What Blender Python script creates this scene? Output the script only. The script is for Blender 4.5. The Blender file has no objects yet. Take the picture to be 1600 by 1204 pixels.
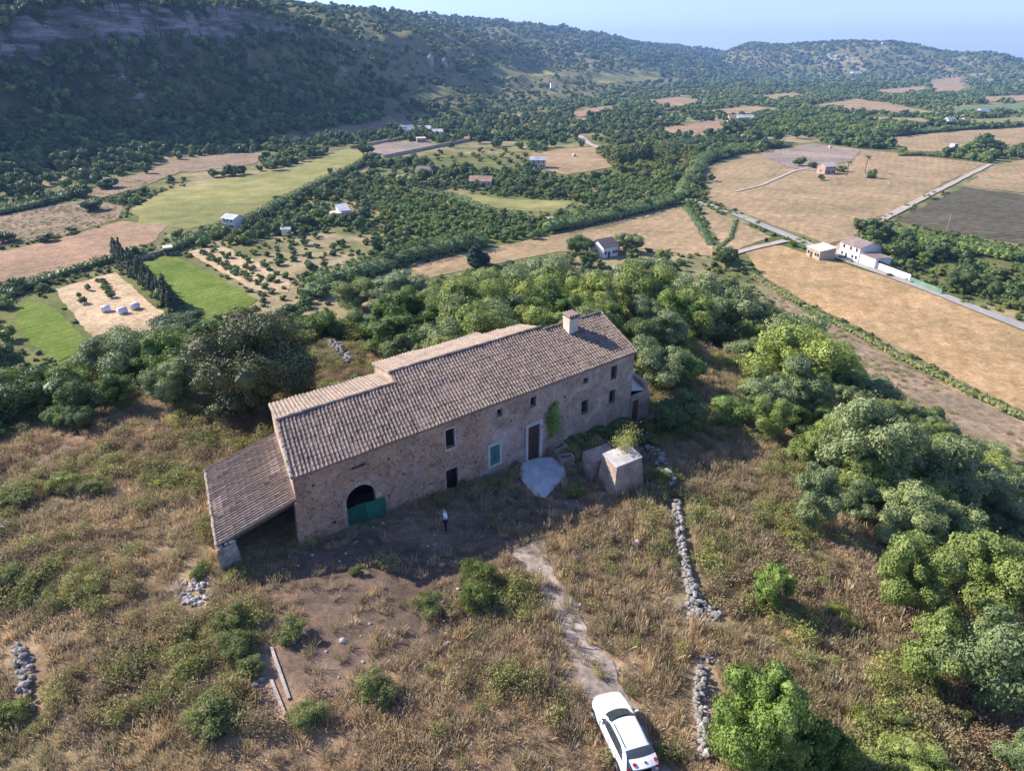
import bpy, bmesh, math, random
import numpy as np
from mathutils import Vector, Matrix

SC = bpy.context.scene
COL = SC.collection
R = math.radians
random.seed(11)
RNG = np.random.default_rng(11)

# ------------------------------------------------------------------ camera
F_PX, W_PX, H_PX, HORIZON = 1050.0, 1600.0, 1204.0, 95.0
CAM_Z = 25.0
PITCH = math.atan((H_PX / 2 - HORIZON) / F_PX)
cam = bpy.data.cameras.new('camera'); camo = bpy.data.objects.new('camera', cam); COL.objects.link(camo)
cam.sensor_width = 36; cam.lens = 36 * F_PX / W_PX
cam.clip_start = 0.5; cam.clip_end = 40000
camo.location = (0, 0, CAM_Z); camo.rotation_euler = (math.pi / 2 - PITCH, 0, 0)
SC.camera = camo
# ------------------------------------------------------------------ sky, sun, exposure
SUN_AZ, SUN_EL = 293.0, 33.0          # azimuth clockwise from +Y
world = bpy.data.worlds.new('World'); SC.world = world; world.use_nodes = True
wn = world.node_tree.nodes; wl = world.node_tree.links
bg = wn['Background']; sky = wn.new('ShaderNodeTexSky'); sky.sky_type = 'NISHITA'
sky.sun_disc = False; sky.sun_elevation = R(SUN_EL); sky.sun_rotation = R(SUN_AZ)
sky.altitude = 200; sky.air_density = 1.0; sky.dust_density = 0.6; sky.ozone_density = 4.0
tint = wn.new('ShaderNodeMix'); tint.data_type = 'RGBA'; tint.blend_type = 'MULTIPLY'; tint.inputs[0].default_value = 1; tint.inputs[7].default_value = (1.0, .96, 1.15, 1)
wl.new(sky.outputs[0], tint.inputs[6]); wl.new(tint.outputs[2], bg.inputs[0]); bg.inputs[1].default_value = 0.115
sd = bpy.data.lights.new('sun', 'SUN'); sd.energy = 5.0; sd.angle = R(0.5); sd.color = (1, 0.93, 0.82)
so = bpy.data.objects.new('sun', sd); COL.objects.link(so)
sv = Vector((math.sin(R(SUN_AZ)) * math.cos(R(SUN_EL)), math.cos(R(SUN_AZ)) * math.cos(R(SUN_EL)), math.sin(R(SUN_EL))))
so.rotation_euler = sv.to_track_quat('Z', 'Y').to_euler(); so.location = sv * 200
SC.view_settings.view_transform = 'Standard'; SC.view_settings.look = 'None'
SC.view_settings.exposure = 1.0; SC.view_settings.gamma = 1
SC.cycles.max_bounces = 5; SC.cycles.diffuse_bounces = 3; SC.cycles.volume_bounces = 0
SC.cycles.transparent_max_bounces = 4

# ------------------------------------------------------------------ maths
CP, SP = math.cos(PITCH), math.sin(PITCH)
def ray(u, v):
    k = H_PX / 2 - v
    return np.array([u - W_PX / 2, F_PX * CP + k * SP, -F_PX * SP + k * CP])
def atz(u, v, z):
    d = ray(u, v); t = (z - CAM_Z) / d[2]
    return d * t + np.array([0, 0, CAM_Z])
def proj(x, y, z):
    z = z - CAM_Z; d = y * CP - z * SP; k = y * SP + z * CP
    return W_PX / 2 + F_PX * x / d, H_PX / 2 - F_PX * k / d
def _hash(ix, iy, s):
    h = np.sin(ix * 127.1 + iy * 311.7 + s * 74.7) * 43758.5453
    return h - np.floor(h)
def vnoise(x, y, s=0):
    x = np.asarray(x, float); y = np.asarray(y, float)
    ix, iy = np.floor(x), np.floor(y); fx, fy = x - ix, y - iy
    fx = fx * fx * (3 - 2 * fx); fy = fy * fy * (3 - 2 * fy)
    a = _hash(ix, iy, s); b = _hash(ix + 1, iy, s); c = _hash(ix, iy + 1, s); d = _hash(ix + 1, iy + 1, s)
    return a + (b - a) * fx + (c - a) * fy + (a - b - c + d) * fx * fy
def fbm(x, y, o=4, s=0):
    x = np.asarray(x, float); y = np.asarray(y, float)
    t = 0; a = 1; n = 0
    for i in range(o):
        t = t + a * vnoise(x + 17 * i, y - 9 * i, s + i); n += a; a *= .5; x = x * 2.03; y = y * 2.03
    return t / n
def sstep(a, b, x):
    t = np.clip((x - a) / (b - a), 0, 1); return t * t * (3 - 2 * t)
def inside(px, py, poly):
    px = np.asarray(px, float); py = np.asarray(py, float)
    r = np.zeros(px.shape, bool); n = len(poly)
    for i in range(n):
        x0, y0 = poly[i][:2]; x1, y1 = poly[(i + 1) % n][:2]
        if y0 == y1: continue
        c = ((y0 > py) != (y1 > py)) & (px < (x1 - x0) * (py - y0) / (y1 - y0) + x0)
        r ^= c
    return r
def dseg(px, py, pts, closed=False):
    """distance to a polyline, arc position, signed side (positive = left of travel)"""
    best = np.full(np.shape(px), 1e18); arc = np.zeros(np.shape(px)); side = np.zeros(np.shape(px)); acc = 0
    P = list(pts) + ([pts[0]] if closed else [])
    for (x0, y0), (x1, y1) in zip([p[:2] for p in P[:-1]], [p[:2] for p in P[1:]]):
        dx, dy = x1 - x0, y1 - y0; L2 = dx * dx + dy * dy + 1e-9
        t = np.clip(((px - x0) * dx + (py - y0) * dy) / L2, 0, 1)
        ex, ey = px - x0 - t * dx, py - y0 - t * dy; d = ex * ex + ey * ey
        m = d < best; best = np.where(m, d, best); L = math.sqrt(L2)
        arc = np.where(m, acc + t * L, arc); side = np.where(m, np.sign(dx * ey - dy * ex), side); acc += L
    return np.sqrt(best), arc, side

# ------------------------------------------------------------------ terrain
FLOOR = -36.0
HO = np.array([-11.974, 30.793])                       # front left corner of the farmhouse
HD = np.array([0.77597, 0.63077]); HN = np.array([-0.42262, 0.90631])
_inv = np.linalg.inv(np.array([[HD[0], HN[0]], [HD[1], HN[1]]]))
_edge = [(-60, 745), (130, 668), (260, 625), (340, 590), (430, 560), (520, 540), (620, 525), (760, 490), (920, 472),
         (1040, 520), (1120, 590), (1230, 690), (1300, 780), (1380, 900), (1440, 1010), (1500, 1204)]
HILL = [tuple(atz(u, v, 0)[:2]) for u, v in _edge] + [(30, 4), (34, -60), (-60, -60), (-70, 0)]
FOOT = [(-700, -60), (-420, 120), (-258, 330), (-225, 500), (-135, 640), (-40, 860), (90, 1250), (430, 1950), (1300, 3100), (3200, 4500), (7500, 6200)]
_al = np.concatenate([[0], np.cumsum([math.dist(FOOT[i], FOOT[i + 1]) for i in range(len(FOOT) - 1)])])
PROF_S = [0, 60, 98, 132, 142, 151, 230, 420, 900, 2500]
PROF_Z = [0, 5, 13, 41, 43, 62, 78, 110, 140, 155]
def ridge(x, y):
    d, arc, side = dseg(x, y, FOOT)
    s = np.where(side > 0, d, 0)
    s = s + (fbm(x / 90, y / 90, 3, 5) - .5) * 46 * sstep(0, 60, s)
    wide = np.interp(arc, [0, 1000, 1500, 2500, 4500, 20000], [1, 1, 1.5, 2.6, 3.6, 4.8])
    z = np.interp(s / wide, PROF_S, PROF_Z)
    soft = np.interp(s / wide, [0, 60, 200, 320, 900, 2500], [0, 6, 34, 62, 125, 150])
    k = np.interp(arc, [0, 800, 1250, 2500], [0, 0, .7, 1])
    z = z * (1 - k) + soft * k
    z = z + (fbm(x / 130, y / 130, 4, 9) - .5) * 16 * sstep(20, 200, s) + (fbm(x / 28, y / 28, 3, 3) - .5) * 7 * sstep(30, 130, s) * np.clip(900 / (np.hypot(x, y) + 1), .3, 1)
    dist = np.hypot(x, y); z = z * np.interp(dist, [0, 3300, 5200, 9000], [1, 1, .42, .30])
    bump = 150 * np.exp(-(((x - 1490) / 430) ** 2 + ((y - 3330) / 620) ** 2) ** 1.3)
    return np.maximum(np.maximum(z, 0), bump)
_sky_px = [(-400, -130), (0, -75), (200, -40), (400, -2), (600, 18), (800, 35), (1000, 58), (1200, 76), (1260, 70), (1350, 65), (1430, 72), (1500, 90), (1540, 89), (1600, 83), (2000, 70)]
_th = []; _el = []
for u, v in _sky_px:
    r = ray(u, v); _th.append(math.atan2(r[0], r[1])); _el.append(r[2] / math.hypot(r[0], r[1]))
_tg = np.linspace(-1.0, 1.0, 161); _rr = np.geomspace(250, 8500, 260); _g = []
for th in _tg:
    rz = ridge(_rr * math.sin(th), _rr * math.cos(th)); e = np.interp(th, _th, _el)
    need = (e * _rr + CAM_Z - FLOOR) / np.maximum(rz, .1)
    need = np.where(rz > 12, need, 99); _g.append(min(max(need.min(), .35), 3.0))
_g = np.convolve(np.pad(_g, 2, 'edge'), np.ones(5) / 5, 'valid')
def base_h(x, y):
    x = np.asarray(x, float); y = np.asarray(y, float)
    g = np.interp(np.arctan2(x, y), _tg, _g)
    val = FLOOR + (fbm(x / 240, y / 240, 2, 1) - .5) * 2.0 + ridge(x, y) * g
    d, _, _ = dseg(x, y, HILL, True)
    sdh = np.where(inside(x, y, HILL), 0, d)
    w = 78 + 24 * (fbm(x / 60, y / 60, 2, 21) - .5)
    t = .30 * np.clip(sdh / w, 0, 1) + .70 * sstep(0, 1, sdh / w)
    dx, dy = x - HO[0], y - HO[1]; uu = dx * HD[0] + dy * HD[1]
    top = -0.066 * np.clip(uu, -4, 34) - .05 * np.clip(x - 14, 0, 30) + .012 * np.clip(-x - 14, 0, 60)
    n = (fbm(x / 7, y / 7, 3, 31) - .5) * .55 + (fbm(x / 1.6, y / 1.6, 2, 37) - .5) * .16
    U = _inv[0, 0] * dx + _inv[0, 1] * dy; V = _inv[1, 0] * dx + _inv[1, 1] * dy
    near = np.maximum(np.maximum(-5 - U, U - 30), np.maximum(-7 - V, V - 12))
    flat = sstep(0, 5, near)
    top = top + n * (0.22 + .78 * flat)
    hill = top * (1 - t) + val * t
    return hill
def Hf(x, y): return base_h(x, y)
_T = np.concatenate([np.linspace(12, 120, 160), np.geomspace(121, 9000, 320)])
def hit(u, v):
    d = ray(u, v); d = d / np.linalg.norm(d); T = _T
    for k in range(3):
        z = CAM_Z + d[2] * T - Hf(d[0] * T, d[1] * T); i = np.argmax(z < 0)
        if z[i] >= 0: i = len(T) - 1
        i = max(i, 1); T = np.linspace(T[i - 1], T[i], 24)
    t = T[12]; p = d * t
    return np.array([p[0], p[1], float(Hf(p[0], p[1]))])
def mpp(P):
    """metres per photo pixel at point P"""
    return (P[1] * CP - (P[2] - CAM_Z) * SP) / F_PX
def xy(pts): return [tuple(hit(u, v)[:2]) for u, v in pts]

# ------------------------------------------------------------------ materials
def _ramp(nt, stops):
    r = nt.nodes.new('ShaderNodeValToRGB'); e = r.color_ramp.elements
    e[0].position, e[0].color = stops[0][0], (*stops[0][1], 1); e[1].position, e[1].color = stops[-1][0], (*stops[-1][1], 1)
    for p, c in stops[1:-1]:
        n = e.new(p); n.color = (*c, 1)
    return r
def _noise(nt, co, scale, detail=4, rough=.55, dist=0):
    n = nt.nodes.new('ShaderNodeTexNoise'); n.inputs['Scale'].default_value = scale
    n.inputs['Detail'].default_value = detail; n.inputs['Roughness'].default_value = rough; n.inputs['Distortion'].default_value = dist
    nt.links.new(co, n.inputs['Vector']); return n
def _mix(nt, a, b, fac, mode='MIX'):
    m = nt.nodes.new('ShaderNodeMix'); m.data_type = 'RGBA'; m.blend_type = mode
    for s, v in ((m.inputs[6], a), (m.inputs[7], b), (m.inputs[0], fac)):
        if isinstance(v, (int, float)): s.default_value = v
        elif isinstance(v, tuple): s.default_value = (*v, 1)
        else: nt.links.new(v, s)
    return m.outputs[2]
def newmat(name):
    m = bpy.data.materials.new(name); m.use_nodes = True; nt = m.node_tree
    b = nt.nodes['Principled BSDF']; b.inputs['Specular IOR Level'].default_value = .25
    return m, nt, b
def _bump(nt, b, h, strength, dist):
    n = nt.nodes.new('ShaderNodeBump'); n.inputs['Strength'].default_value = strength; n.inputs['Distance'].default_value = dist
    nt.links.new(h, n.inputs['Height']); nt.links.new(n.outputs[0], b.inputs['Normal']); return n
def mat(name, c0, c1, scale=3, rough=.9, bump=0, bdist=.05, c2=None, metal=0, big=.25, bigscale=None, world_co=True, spec=.25):
    m, nt, b = newmat(name)
    if world_co: co = nt.nodes.new('ShaderNodeNewGeometry').outputs['Position']
    else: co = nt.nodes.new('ShaderNodeTexCoord').outputs['Object']
    n = _noise(nt, co, scale, 6)
    st = [(.3, c0), (.7, c1)] if c2 is None else [(.28, c0), (.5, c1), (.72, c2)]
    r = _ramp(nt, st); nt.links.new(n.outputs[0], r.inputs[0]); col = r.outputs[0]
    if big:
        n2 = _noise(nt, co, bigscale or scale / 9, 3); r2 = _ramp(nt, [(.3, (1 - big,) * 3), (.7, (1 + big,) * 3)])
        nt.links.new(n2.outputs[0], r2.inputs[0]); col = _mix(nt, col, r2.outputs[0], 1.0, 'MULTIPLY')
    nt.links.new(col, b.inputs['Base Color']); b.inputs['Roughness'].default_value = rough; b.inputs['Metallic'].default_value = metal
    b.inputs['Specular IOR Level'].default_value = spec
    if bump: _bump(nt, b, n.outputs[0], bump, bdist)
    return m
def leafmat(name, dark, mid, light, scale=.9, transl=.22, var=.3, dry=None, rough=.55):
    """foliage: leaf colour varies by clump, by leaf and from plant to plant"""
    m, nt, b = newmat(name)
    oi = nt.nodes.new('ShaderNodeObjectInfo'); tc = nt.nodes.new('ShaderNodeTexCoord')
    add = nt.nodes.new('ShaderNodeVectorMath'); add.operation = 'ADD'
    nt.links.new(tc.outputs['Object'], add.inputs[0])
    sc = nt.nodes.new('ShaderNodeVectorMath'); sc.operation = 'SCALE'; sc.inputs[0].default_value = (31, 17, 5)
    nt.links.new(oi.outputs['Random'], sc.inputs['Scale']); nt.links.new(sc.outputs[0], add.inputs[1])
    n = _noise(nt, add.outputs[0], scale, 5, .7)
    r = _ramp(nt, [(.3, dark), (.5, mid), (.68, light)]); nt.links.new(n.outputs[0], r.inputs[0])
    rr = _ramp(nt, [(0, (1 - var, 1 - var * .8, 1 - var)), (.5, (1, 1, 1)), (1, (1 + var * 1.2, 1 + var, 1 + var * .4))])
    nt.links.new(oi.outputs['Random'], rr.inputs[0])
    col = _mix(nt, r.outputs[0], rr.outputs[0], 1.0, 'MULTIPLY')
    if dry:
        geo = nt.nodes.new('ShaderNodeNewGeometry')
        nn = _noise(nt, geo.outputs['Position'], dry[1], 3, .6); r3 = _ramp(nt, [(dry[2], (0, 0, 0)), (dry[3], (1, 1, 1))])
        nt.links.new(nn.outputs[0], r3.inputs[0]); col = _mix(nt, col, dry[0], r3.outputs[0])
    nt.links.new(col, b.inputs['Base Color']); b.inputs['Roughness'].default_value = rough
    t = nt.nodes.new('ShaderNodeBsdfTranslucent'); nt.links.new(col, t.inputs['Color'])
    ms = nt.nodes.new('ShaderNodeMixShader'); ms.inputs[0].default_value = transl
    nt.links.new(b.outputs[0], ms.inputs[1]); nt.links.new(t.outputs[0], ms.inputs[2])
    nt.links.new(ms.outputs[0], nt.nodes['Material Output'].inputs['Surface'])
    return m
def stonemat(name, cols, mortar, scale=4.5, rough=.95, gap=.06, stain=None, bdist=.05, plaster=None):
    """rubble masonry: voronoi stones in lime mortar, with optional worn plaster patches"""
    m, nt, b = newmat(name)
    co = nt.nodes.new('ShaderNodeTexCoord').outputs['Object']
    nd = _noise(nt, co, 2.2, 3); ad = nt.nodes.new('ShaderNodeVectorMath'); ad.operation = 'MULTIPLY_ADD'
    ad.inputs[1].default_value = (.22,) * 3; nt.links.new(nd.outputs['Color'], ad.inputs[0]); nt.links.new(co, ad.inputs[2])
    v = nt.nodes.new('ShaderNodeTexVoronoi'); v.inputs['Scale'].default_value = scale; nt.links.new(ad.outputs[0], v.inputs['Vector'])
    ve = nt.nodes.new('ShaderNodeTexVoronoi'); ve.feature = 'DISTANCE_TO_EDGE'; ve.inputs['Scale'].default_value = scale; nt.links.new(ad.outputs[0], ve.inputs['Vector'])
    sep = nt.nodes.new('ShaderNodeSeparateColor'); nt.links.new(v.outputs['Color'], sep.inputs[0])
    r = _ramp(nt, [(i / (len(cols) - 1), c) for i, c in enumerate(cols)]); nt.links.new(sep.outputs[0], r.inputs[0])
    e = _ramp(nt, [(gap * .4, (0, 0, 0)), (gap * 1.6, (1, 1, 1))]); nt.links.new(ve.outputs['Distance'], e.inputs[0])
    col = _mix(nt, mortar, r.outputs[0], e.outputs[0])
    if plaster:
        n = _noise(nt, co, .42, 6, .65, .6); rp = _ramp(nt, [(plaster[1], (0, 0, 0)), (plaster[1] + .09, (1, 1, 1))]); nt.links.new(n.outputs[0], rp.inputs[0])
        col = _mix(nt, col, plaster[0], _mix(nt, (0, 0, 0), rp.outputs[0], .8))
    n2 = _noise(nt, co, .8, 6, .7); r2 = _ramp(nt, [(.3, (.72, .68, .64)), (.5, (1.05, 1.02, 1)), (.72, (1.4, 1.35, 1.3))]); nt.links.new(n2.outputs[0], r2.inputs[0])
    col = _mix(nt, col, r2.outputs[0], 1.0, 'MULTIPLY')
    n3 = _noise(nt, co, 14, 4, .7); r3 = _ramp(nt, [(.3, (.78,) * 3), (.7, (1.18,) * 3)]); nt.links.new(n3.outputs[0], r3.inputs[0])
    col = _mix(nt, col, r3.outputs[0], 1.0, 'MULTIPLY')
    nt.links.new(col, b.inputs['Base Color']); b.inputs['Roughness'].default_value = rough; b.inputs['Specular IOR Level'].default_value = .15
    _bump(nt, b, e.outputs[0], .6, bdist)
    return m
def tilemat(name, cols, dirt=.5):
    m, nt, b = newmat(name)
    at = nt.nodes.new('ShaderNodeAttribute'); at.attribute_name = 'tone'
    r = _ramp(nt, [(i / (len(cols) - 1), c) for i, c in enumerate(cols)]); nt.links.new(at.outputs['Fac'], r.inputs[0])
    co = nt.nodes.new('ShaderNodeTexCoord').outputs['Object']
    n = _noise(nt, co, .7, 6, .7); r2 = _ramp(nt, [(.32, (.55, .54, .56)), (.5, (.95, .95, .95)), (.7, (1.18, 1.14, 1.08))]); nt.links.new(n.outputs[0], r2.inputs[0])
    n3 = _noise(nt, co, 9, 5, .7); r3 = _ramp(nt, [(.35, (.6, .58, .58)), (.6, (1.12, 1.1, 1.08))]); nt.links.new(n3.outputs[0], r3.inputs[0])
    col = _mix(nt, _mix(nt, r.outputs[0], r2.outputs[0], dirt, 'MULTIPLY'), r3.outputs[0], .7, 'MULTIPLY')
    nt.links.new(col, b.inputs['Base Color']); b.inputs['Roughness'].default_value = .92; b.inputs['Specular IOR Level'].default_value = .15
    _bump(nt, b, n3.outputs[0], .4, .03)
    return m

M = {}
M['stone'] = stonemat('rubble_stone', [(.18, .10, .065), (.38, .215, .14), (.42, .285, .205), (.24, .165, .13), (.48, .285, .175), (.35, .25, .205)], (.39, .295, .23), 6.0, plaster=((.44, .35, .32), .57))
M['plaster'] = stonemat('worn_lime_render', [(.24, .165, .13), (.38, .28, .225), (.30, .215, .18), (.41, .29, .215), (.34, .28, .25)], (.39, .31, .27), 5.2, gap=.05, bdist=.03, plaster=((.45, .37, .34), .51))
M['gable'] = stonemat('sunlit_pale_stone', [(.46, .34, .26), (.52, .40, .31), (.42, .30, .23)], (.50, .40, .32), 4.2, gap=.05, bdist=.03)  # lighter stone: sun on the left-facing walls is painted into the colour
M['block'] = stonemat('dressed_block', [(.40, .31, .25), (.34, .27, .22), (.45, .35, .29)], (.30, .24, .20), 2.4, gap=.03, bdist=.03)
M['dry_stone'] = mat('dry_stone', (.17, .15, .135), (.36, .33, .295), 5, .95, .4, .03, world_co=False, big=.3, bigscale=1.6)
M['pale_rock'] = mat('pale_rock', (.28, .25, .23), (.54, .50, .47), 4, .95, .4, .03, world_co=False)
M['trim'] = mat('pale_stone_trim', (.40, .36, .34), (.56, .52, .49), 6, .9, .2, .01, world_co=False)
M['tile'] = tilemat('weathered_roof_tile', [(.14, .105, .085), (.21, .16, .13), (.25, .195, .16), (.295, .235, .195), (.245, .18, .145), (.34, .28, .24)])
M['tile_pale'] = tilemat('sunlit_pale_tile', [(.27, .205, .16), (.33, .26, .205), (.38, .30, .24), (.43, .355, .29)], .6)  # paler tile: sunlight on the rear slopes is put into the colour
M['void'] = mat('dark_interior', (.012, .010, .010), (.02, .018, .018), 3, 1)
M['wood'] = mat('old_brown_wood', (.06, .04, .03), (.12, .08, .055), 5, .85, .3, .01, world_co=False)
M['greywood'] = mat('grey_weathered_wood', (.24, .21, .18), (.42, .38, .33), 7, .9, .3, .01, world_co=False)
M['teal'] = mat('faded_teal_paint', (.05, .14, .145), (.09, .20, .20), 6, .7, .1, .005, world_co=False)
M['green_paint'] = mat('green_gate_paint', (.02, .11, .08), (.035, .16, .115), 5, .6, .1, .005, world_co=False)
M['concrete'] = mat('pale_concrete', (.42, .42, .43), (.60, .60, .60), 2.2, .9, .15, .01, big=.18, bigscale=.5)
M['bark'] = mat('bark', (.09, .07, .055), (.20, .16, .12), 5, .95, .6, .03, world_co=False)
M['white_wall'] = mat('white_wall', (.66, .64, .60), (.80, .78, .75), 1.5, .85, world_co=False, big=.08)
M['cream_wall'] = mat('cream_wall', (.50, .42, .34), (.62, .54, .45), 1.5, .9, world_co=False, big=.15)
M['tan_wall'] = mat('tan_stone_wall', (.32, .25, .19), (.50, .41, .32), 2.5, .95, .3, .03, world_co=False, big=.15)
M['roof_red'] = mat('terracotta_roof', (.28, .16, .12), (.42, .27, .20), 3, .9, .3, .03, world_co=False)
M['roof_brown'] = mat('brown_roof', (.18, .13, .12), (.30, .22, .20), 3, .9, .3, .03, world_co=False)
M['roof_grey'] = mat('grey_sheet_roof', (.34, .34, .36), (.5, .5, .52), 2, .6, world_co=False)
M['dark_pane'] = mat('dark_window', (.02, .022, .03), (.035, .04, .05), 2, .25, world_co=False, spec=.5)
M['wrap'] = mat('white_bale_wrap', (.62, .62, .66), (.78, .78, .82), 2, .4, .1, .02, world_co=False, big=.1)
# foliage
M['olive'] = leafmat('olive_leaf', (0.114, 0.1488, 0.0576), (0.222, 0.2684, 0.114), (0.372, 0.4087, 0.21), .8, .2, .22)
M['olive_b'] = leafmat('bright_olive_leaf', (0.144, 0.183, 0.042), (0.264, 0.3172, 0.084), (0.408, 0.4514, 0.15), .8, .25, .22)
M['holm'] = leafmat('holm_oak_leaf', (0.0562, 0.0688, 0.0264), (0.1187, 0.1313, 0.054), (0.2313, 0.2313, 0.108), .6, .12, .2)
M['green'] = leafmat('fresh_green_leaf', (0.084, 0.1281, 0.03), (0.156, 0.2257, 0.0552), (0.27, 0.3538, 0.108), .9, .25, .3)
M['deep'] = leafmat('deep_green_leaf', (0.0576, 0.0915, 0.03), (0.114, 0.1586, 0.0504), (0.198, 0.2562, 0.0864), .9, .18, .3)
M['yellowgreen'] = leafmat('yellow_green_leaf', (0.11, 0.135, 0.03), (0.2, 0.23, 0.055), (0.3, 0.32, 0.09), .9, .25, .3)
M['cane'] = leafmat('cane_leaf', (0.072, 0.1159, 0.042), (0.138, 0.2013, 0.066), (0.228, 0.2928, 0.108), .6, .25, .2)
M['conifer'] = leafmat('conifer_needle', (0.03, 0.055, 0.028), (0.058, 0.09, 0.042), (0.1, 0.14, 0.065), .8, .1, .25)
M['far'] = leafmat('far_tree_leaf', (0.072, 0.1098, 0.0336), (0.15, 0.2074, 0.06), (0.264, 0.3294, 0.114), .35, .15, .5)
M['weed'] = leafmat('weed_leaf', (0.1785, 0.1925, 0.0594), (0.294, 0.3025, 0.1026), (0.4305, 0.429, 0.1836), 1.3, .35, .3, dry=((.33, .235, .15), .16, .46, .60))
M['shrubleaf'] = leafmat('grey_green_shrub', (.13, .155, .05), (.25, .275, .095), (.38, .385, .165), 1.2, .38, .22)
M['drygrass'] = leafmat('dry_grass_blade', (0.286, 0.2052, 0.1276), (0.462, 0.3534, 0.232), (0.649, 0.5415, 0.3886), .5, .35, .35, dry=((.30, .27, .14), .11, .50, .66), rough=.8)

# ------------------------------------------------------------------ object helpers
def tag(o, label=None, cat=None, group=None, kind=None):
    if label: o['label'] = label
    if cat: o['category'] = cat
    if group: o['group'] = group
    if kind: o['kind'] = kind
    return o
def empty(name, loc=(0, 0, 0), rz=0, s=1, label=None, cat=None, group=None):
    o = bpy.data.objects.new(name, None); COL.objects.link(o); o.location = loc; o.rotation_euler = (0, 0, rz); o.scale = (s, s, s)
    o.empty_display_size = .2
    return tag(o, label, cat, group)
def link(name, me, parent=None, m=None):
    o = bpy.data.objects.new(name, me); COL.objects.link(o)
    if parent: o.parent = parent
    if m:
        me.materials.clear(); me.materials.append(m)
    return o
class MB:
    """mesh collector"""
    def __init__(s): s.v = []; s.f = []; s.mi = []; s.tone = []
    def add(s, vs, fs, mi=0, tone=None):
        b = len(s.v); s.v += [tuple(map(float, v)) for v in vs]; s.f += [tuple(b + i for i in f) for f in fs]; s.mi += [mi] * len(fs)
        s.tone += [tone if tone is not None else .5] * len(fs); return s
    def box(s, c, d, rz=0, mi=0, tone=None, tilt=None):
        x, y, z = (k / 2 for k in d)
        vs = [Vector((a * x, b * y, e * z)) for e in (-1, 1) for a, b in ((-1, -1), (1, -1), (1, 1), (-1, 1))]
        m = Matrix.Rotation(rz, 3, 'Z')
        if tilt: m = m @ Matrix.Rotation(tilt[0], 3, 'X') @ Matrix.Rotation(tilt[1], 3, 'Y')
        vs = [m @ v + Vector(c) for v in vs]
        return s.add(vs, [(0, 3, 2, 1), (4, 5, 6, 7), (0, 1, 5, 4), (1, 2, 6, 5), (2, 3, 7, 6), (3, 0, 4, 7)], mi, tone)
    def hexa(s, lo, hi, mi=0):
        """prism between two rings of equal length"""
        n = len(lo); s.add(list(lo) + list(hi), [tuple(range(n))[::-1], tuple(range(n, 2 * n))] + [(i, (i + 1) % n, n + (i + 1) % n, n + i) for i in range(n)], mi); return s
    def tube(s, pts, rad, n=7, mi=0, cap=True):
        pts = [Vector(p) for p in pts]; rings = []
        for i, p in enumerate(pts):
            d = (pts[min(i + 1, len(pts) - 1)] - pts[max(i - 1, 0)]).normalized()
            a = d.orthogonal().normalized(); b = d.cross(a)
            r = rad[i] if isinstance(rad, (list, tuple)) else rad
            rings.append([p + (a * math.cos(2 * math.pi * k / n) + b * math.sin(2 * math.pi * k / n)) * r for k in range(n)])
        vs = [v for r in rings for v in r]
        fs = [(i * n + k, i * n + (k + 1) % n, (i + 1) * n + (k + 1) % n, (i + 1) * n + k) for i in range(len(pts) - 1) for k in range(n)]
        if cap: fs += [tuple(range(n))[::-1], tuple((len(pts) - 1) * n + k for k in range(n))]
        return s.add(vs, fs, mi)
    def mesh(s, name, mats, smooth=False, tone=False):
        me = bpy.data.meshes.new(name); me.from_pydata(s.v, [], s.f)
        for m in (mats if isinstance(mats, (list, tuple)) else [mats]): me.materials.append(m)
        me.polygons.foreach_set('material_index', s.mi)
        if smooth: me.polygons.foreach_set('use_smooth', [True] * len(s.f))
        if tone:
            a = me.attributes.new('tone', 'FLOAT', 'FACE'); a.data.foreach_set('value', s.tone)
        me.update(); return me
    def obj(s, name, mats, parent=None, **k): return link(name, s.mesh(name, mats, **k), parent)
def npmesh(name, verts, quads, mats, mi=None, smooth=False, fattr=None):
    me = bpy.data.meshes.new(name); nv, nf, k = len(verts), len(quads), quads.shape[1]
    me.vertices.add(nv); me.vertices.foreach_set('co', np.ascontiguousarray(verts, np.float32).ravel())
    me.loops.add(nf * k); me.loops.foreach_set('vertex_index', quads.astype(np.int32).ravel())
    me.polygons.add(nf); me.polygons.foreach_set('loop_start', np.arange(0, nf * k, k, dtype=np.int32))
    me.update(calc_edges=True)
    for m in (mats if isinstance(mats, (list, tuple)) else [mats]): me.materials.append(m)
    if mi is not None: me.polygons.foreach_set('material_index', mi.astype(np.int32))
    me.polygons.foreach_set('use_smooth', np.full(nf, smooth))
    if fattr is not None:
        a = me.attributes.new('tone', 'FLOAT', 'FACE'); a.data.foreach_set('value', fattr.astype(np.float32))
    me.validate(); return me

# ------------------------------------------------------------------ foliage meshes
def _unit(n, rng):
    d = rng.normal(size=(n, 3)); return d / np.linalg.norm(d, axis=1)[:, None]
def leaves(cen, nrm, size, rng, aspect=.55, tilt=.7):
    """rhombic leaf clumps at centres facing roughly along nrm"""
    n = len(cen); nn = nrm + _unit(n, rng) * tilt; nn /= np.linalg.norm(nn, axis=1)[:, None]
    t = _unit(n, rng); a = np.cross(nn, t); a /= np.linalg.norm(a, axis=1)[:, None] + 1e-9; b = np.cross(nn, a)
    s = (size * rng.uniform(.6, 1.4, n))[:, None]
    v = np.stack([cen - a * s * .5, cen - b * s * .5 * aspect + nn * s * .07, cen + a * s * .5, cen + b * s * .5 * aspect + nn * s * .07], 1)
    return v.reshape(-1, 3), np.arange(4 * n).reshape(n, 4)
_ICO = {}
def ico(sub):
    if sub not in _ICO:
        bm = bmesh.new(); bmesh.ops.create_icosphere(bm, subdivisions=sub, radius=1)
        _ICO[sub] = (np.array([v.co[:] for v in bm.verts]), np.array([[v.index for v in f.verts] for f in bm.faces])); bm.free()
    return _ICO[sub]
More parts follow.
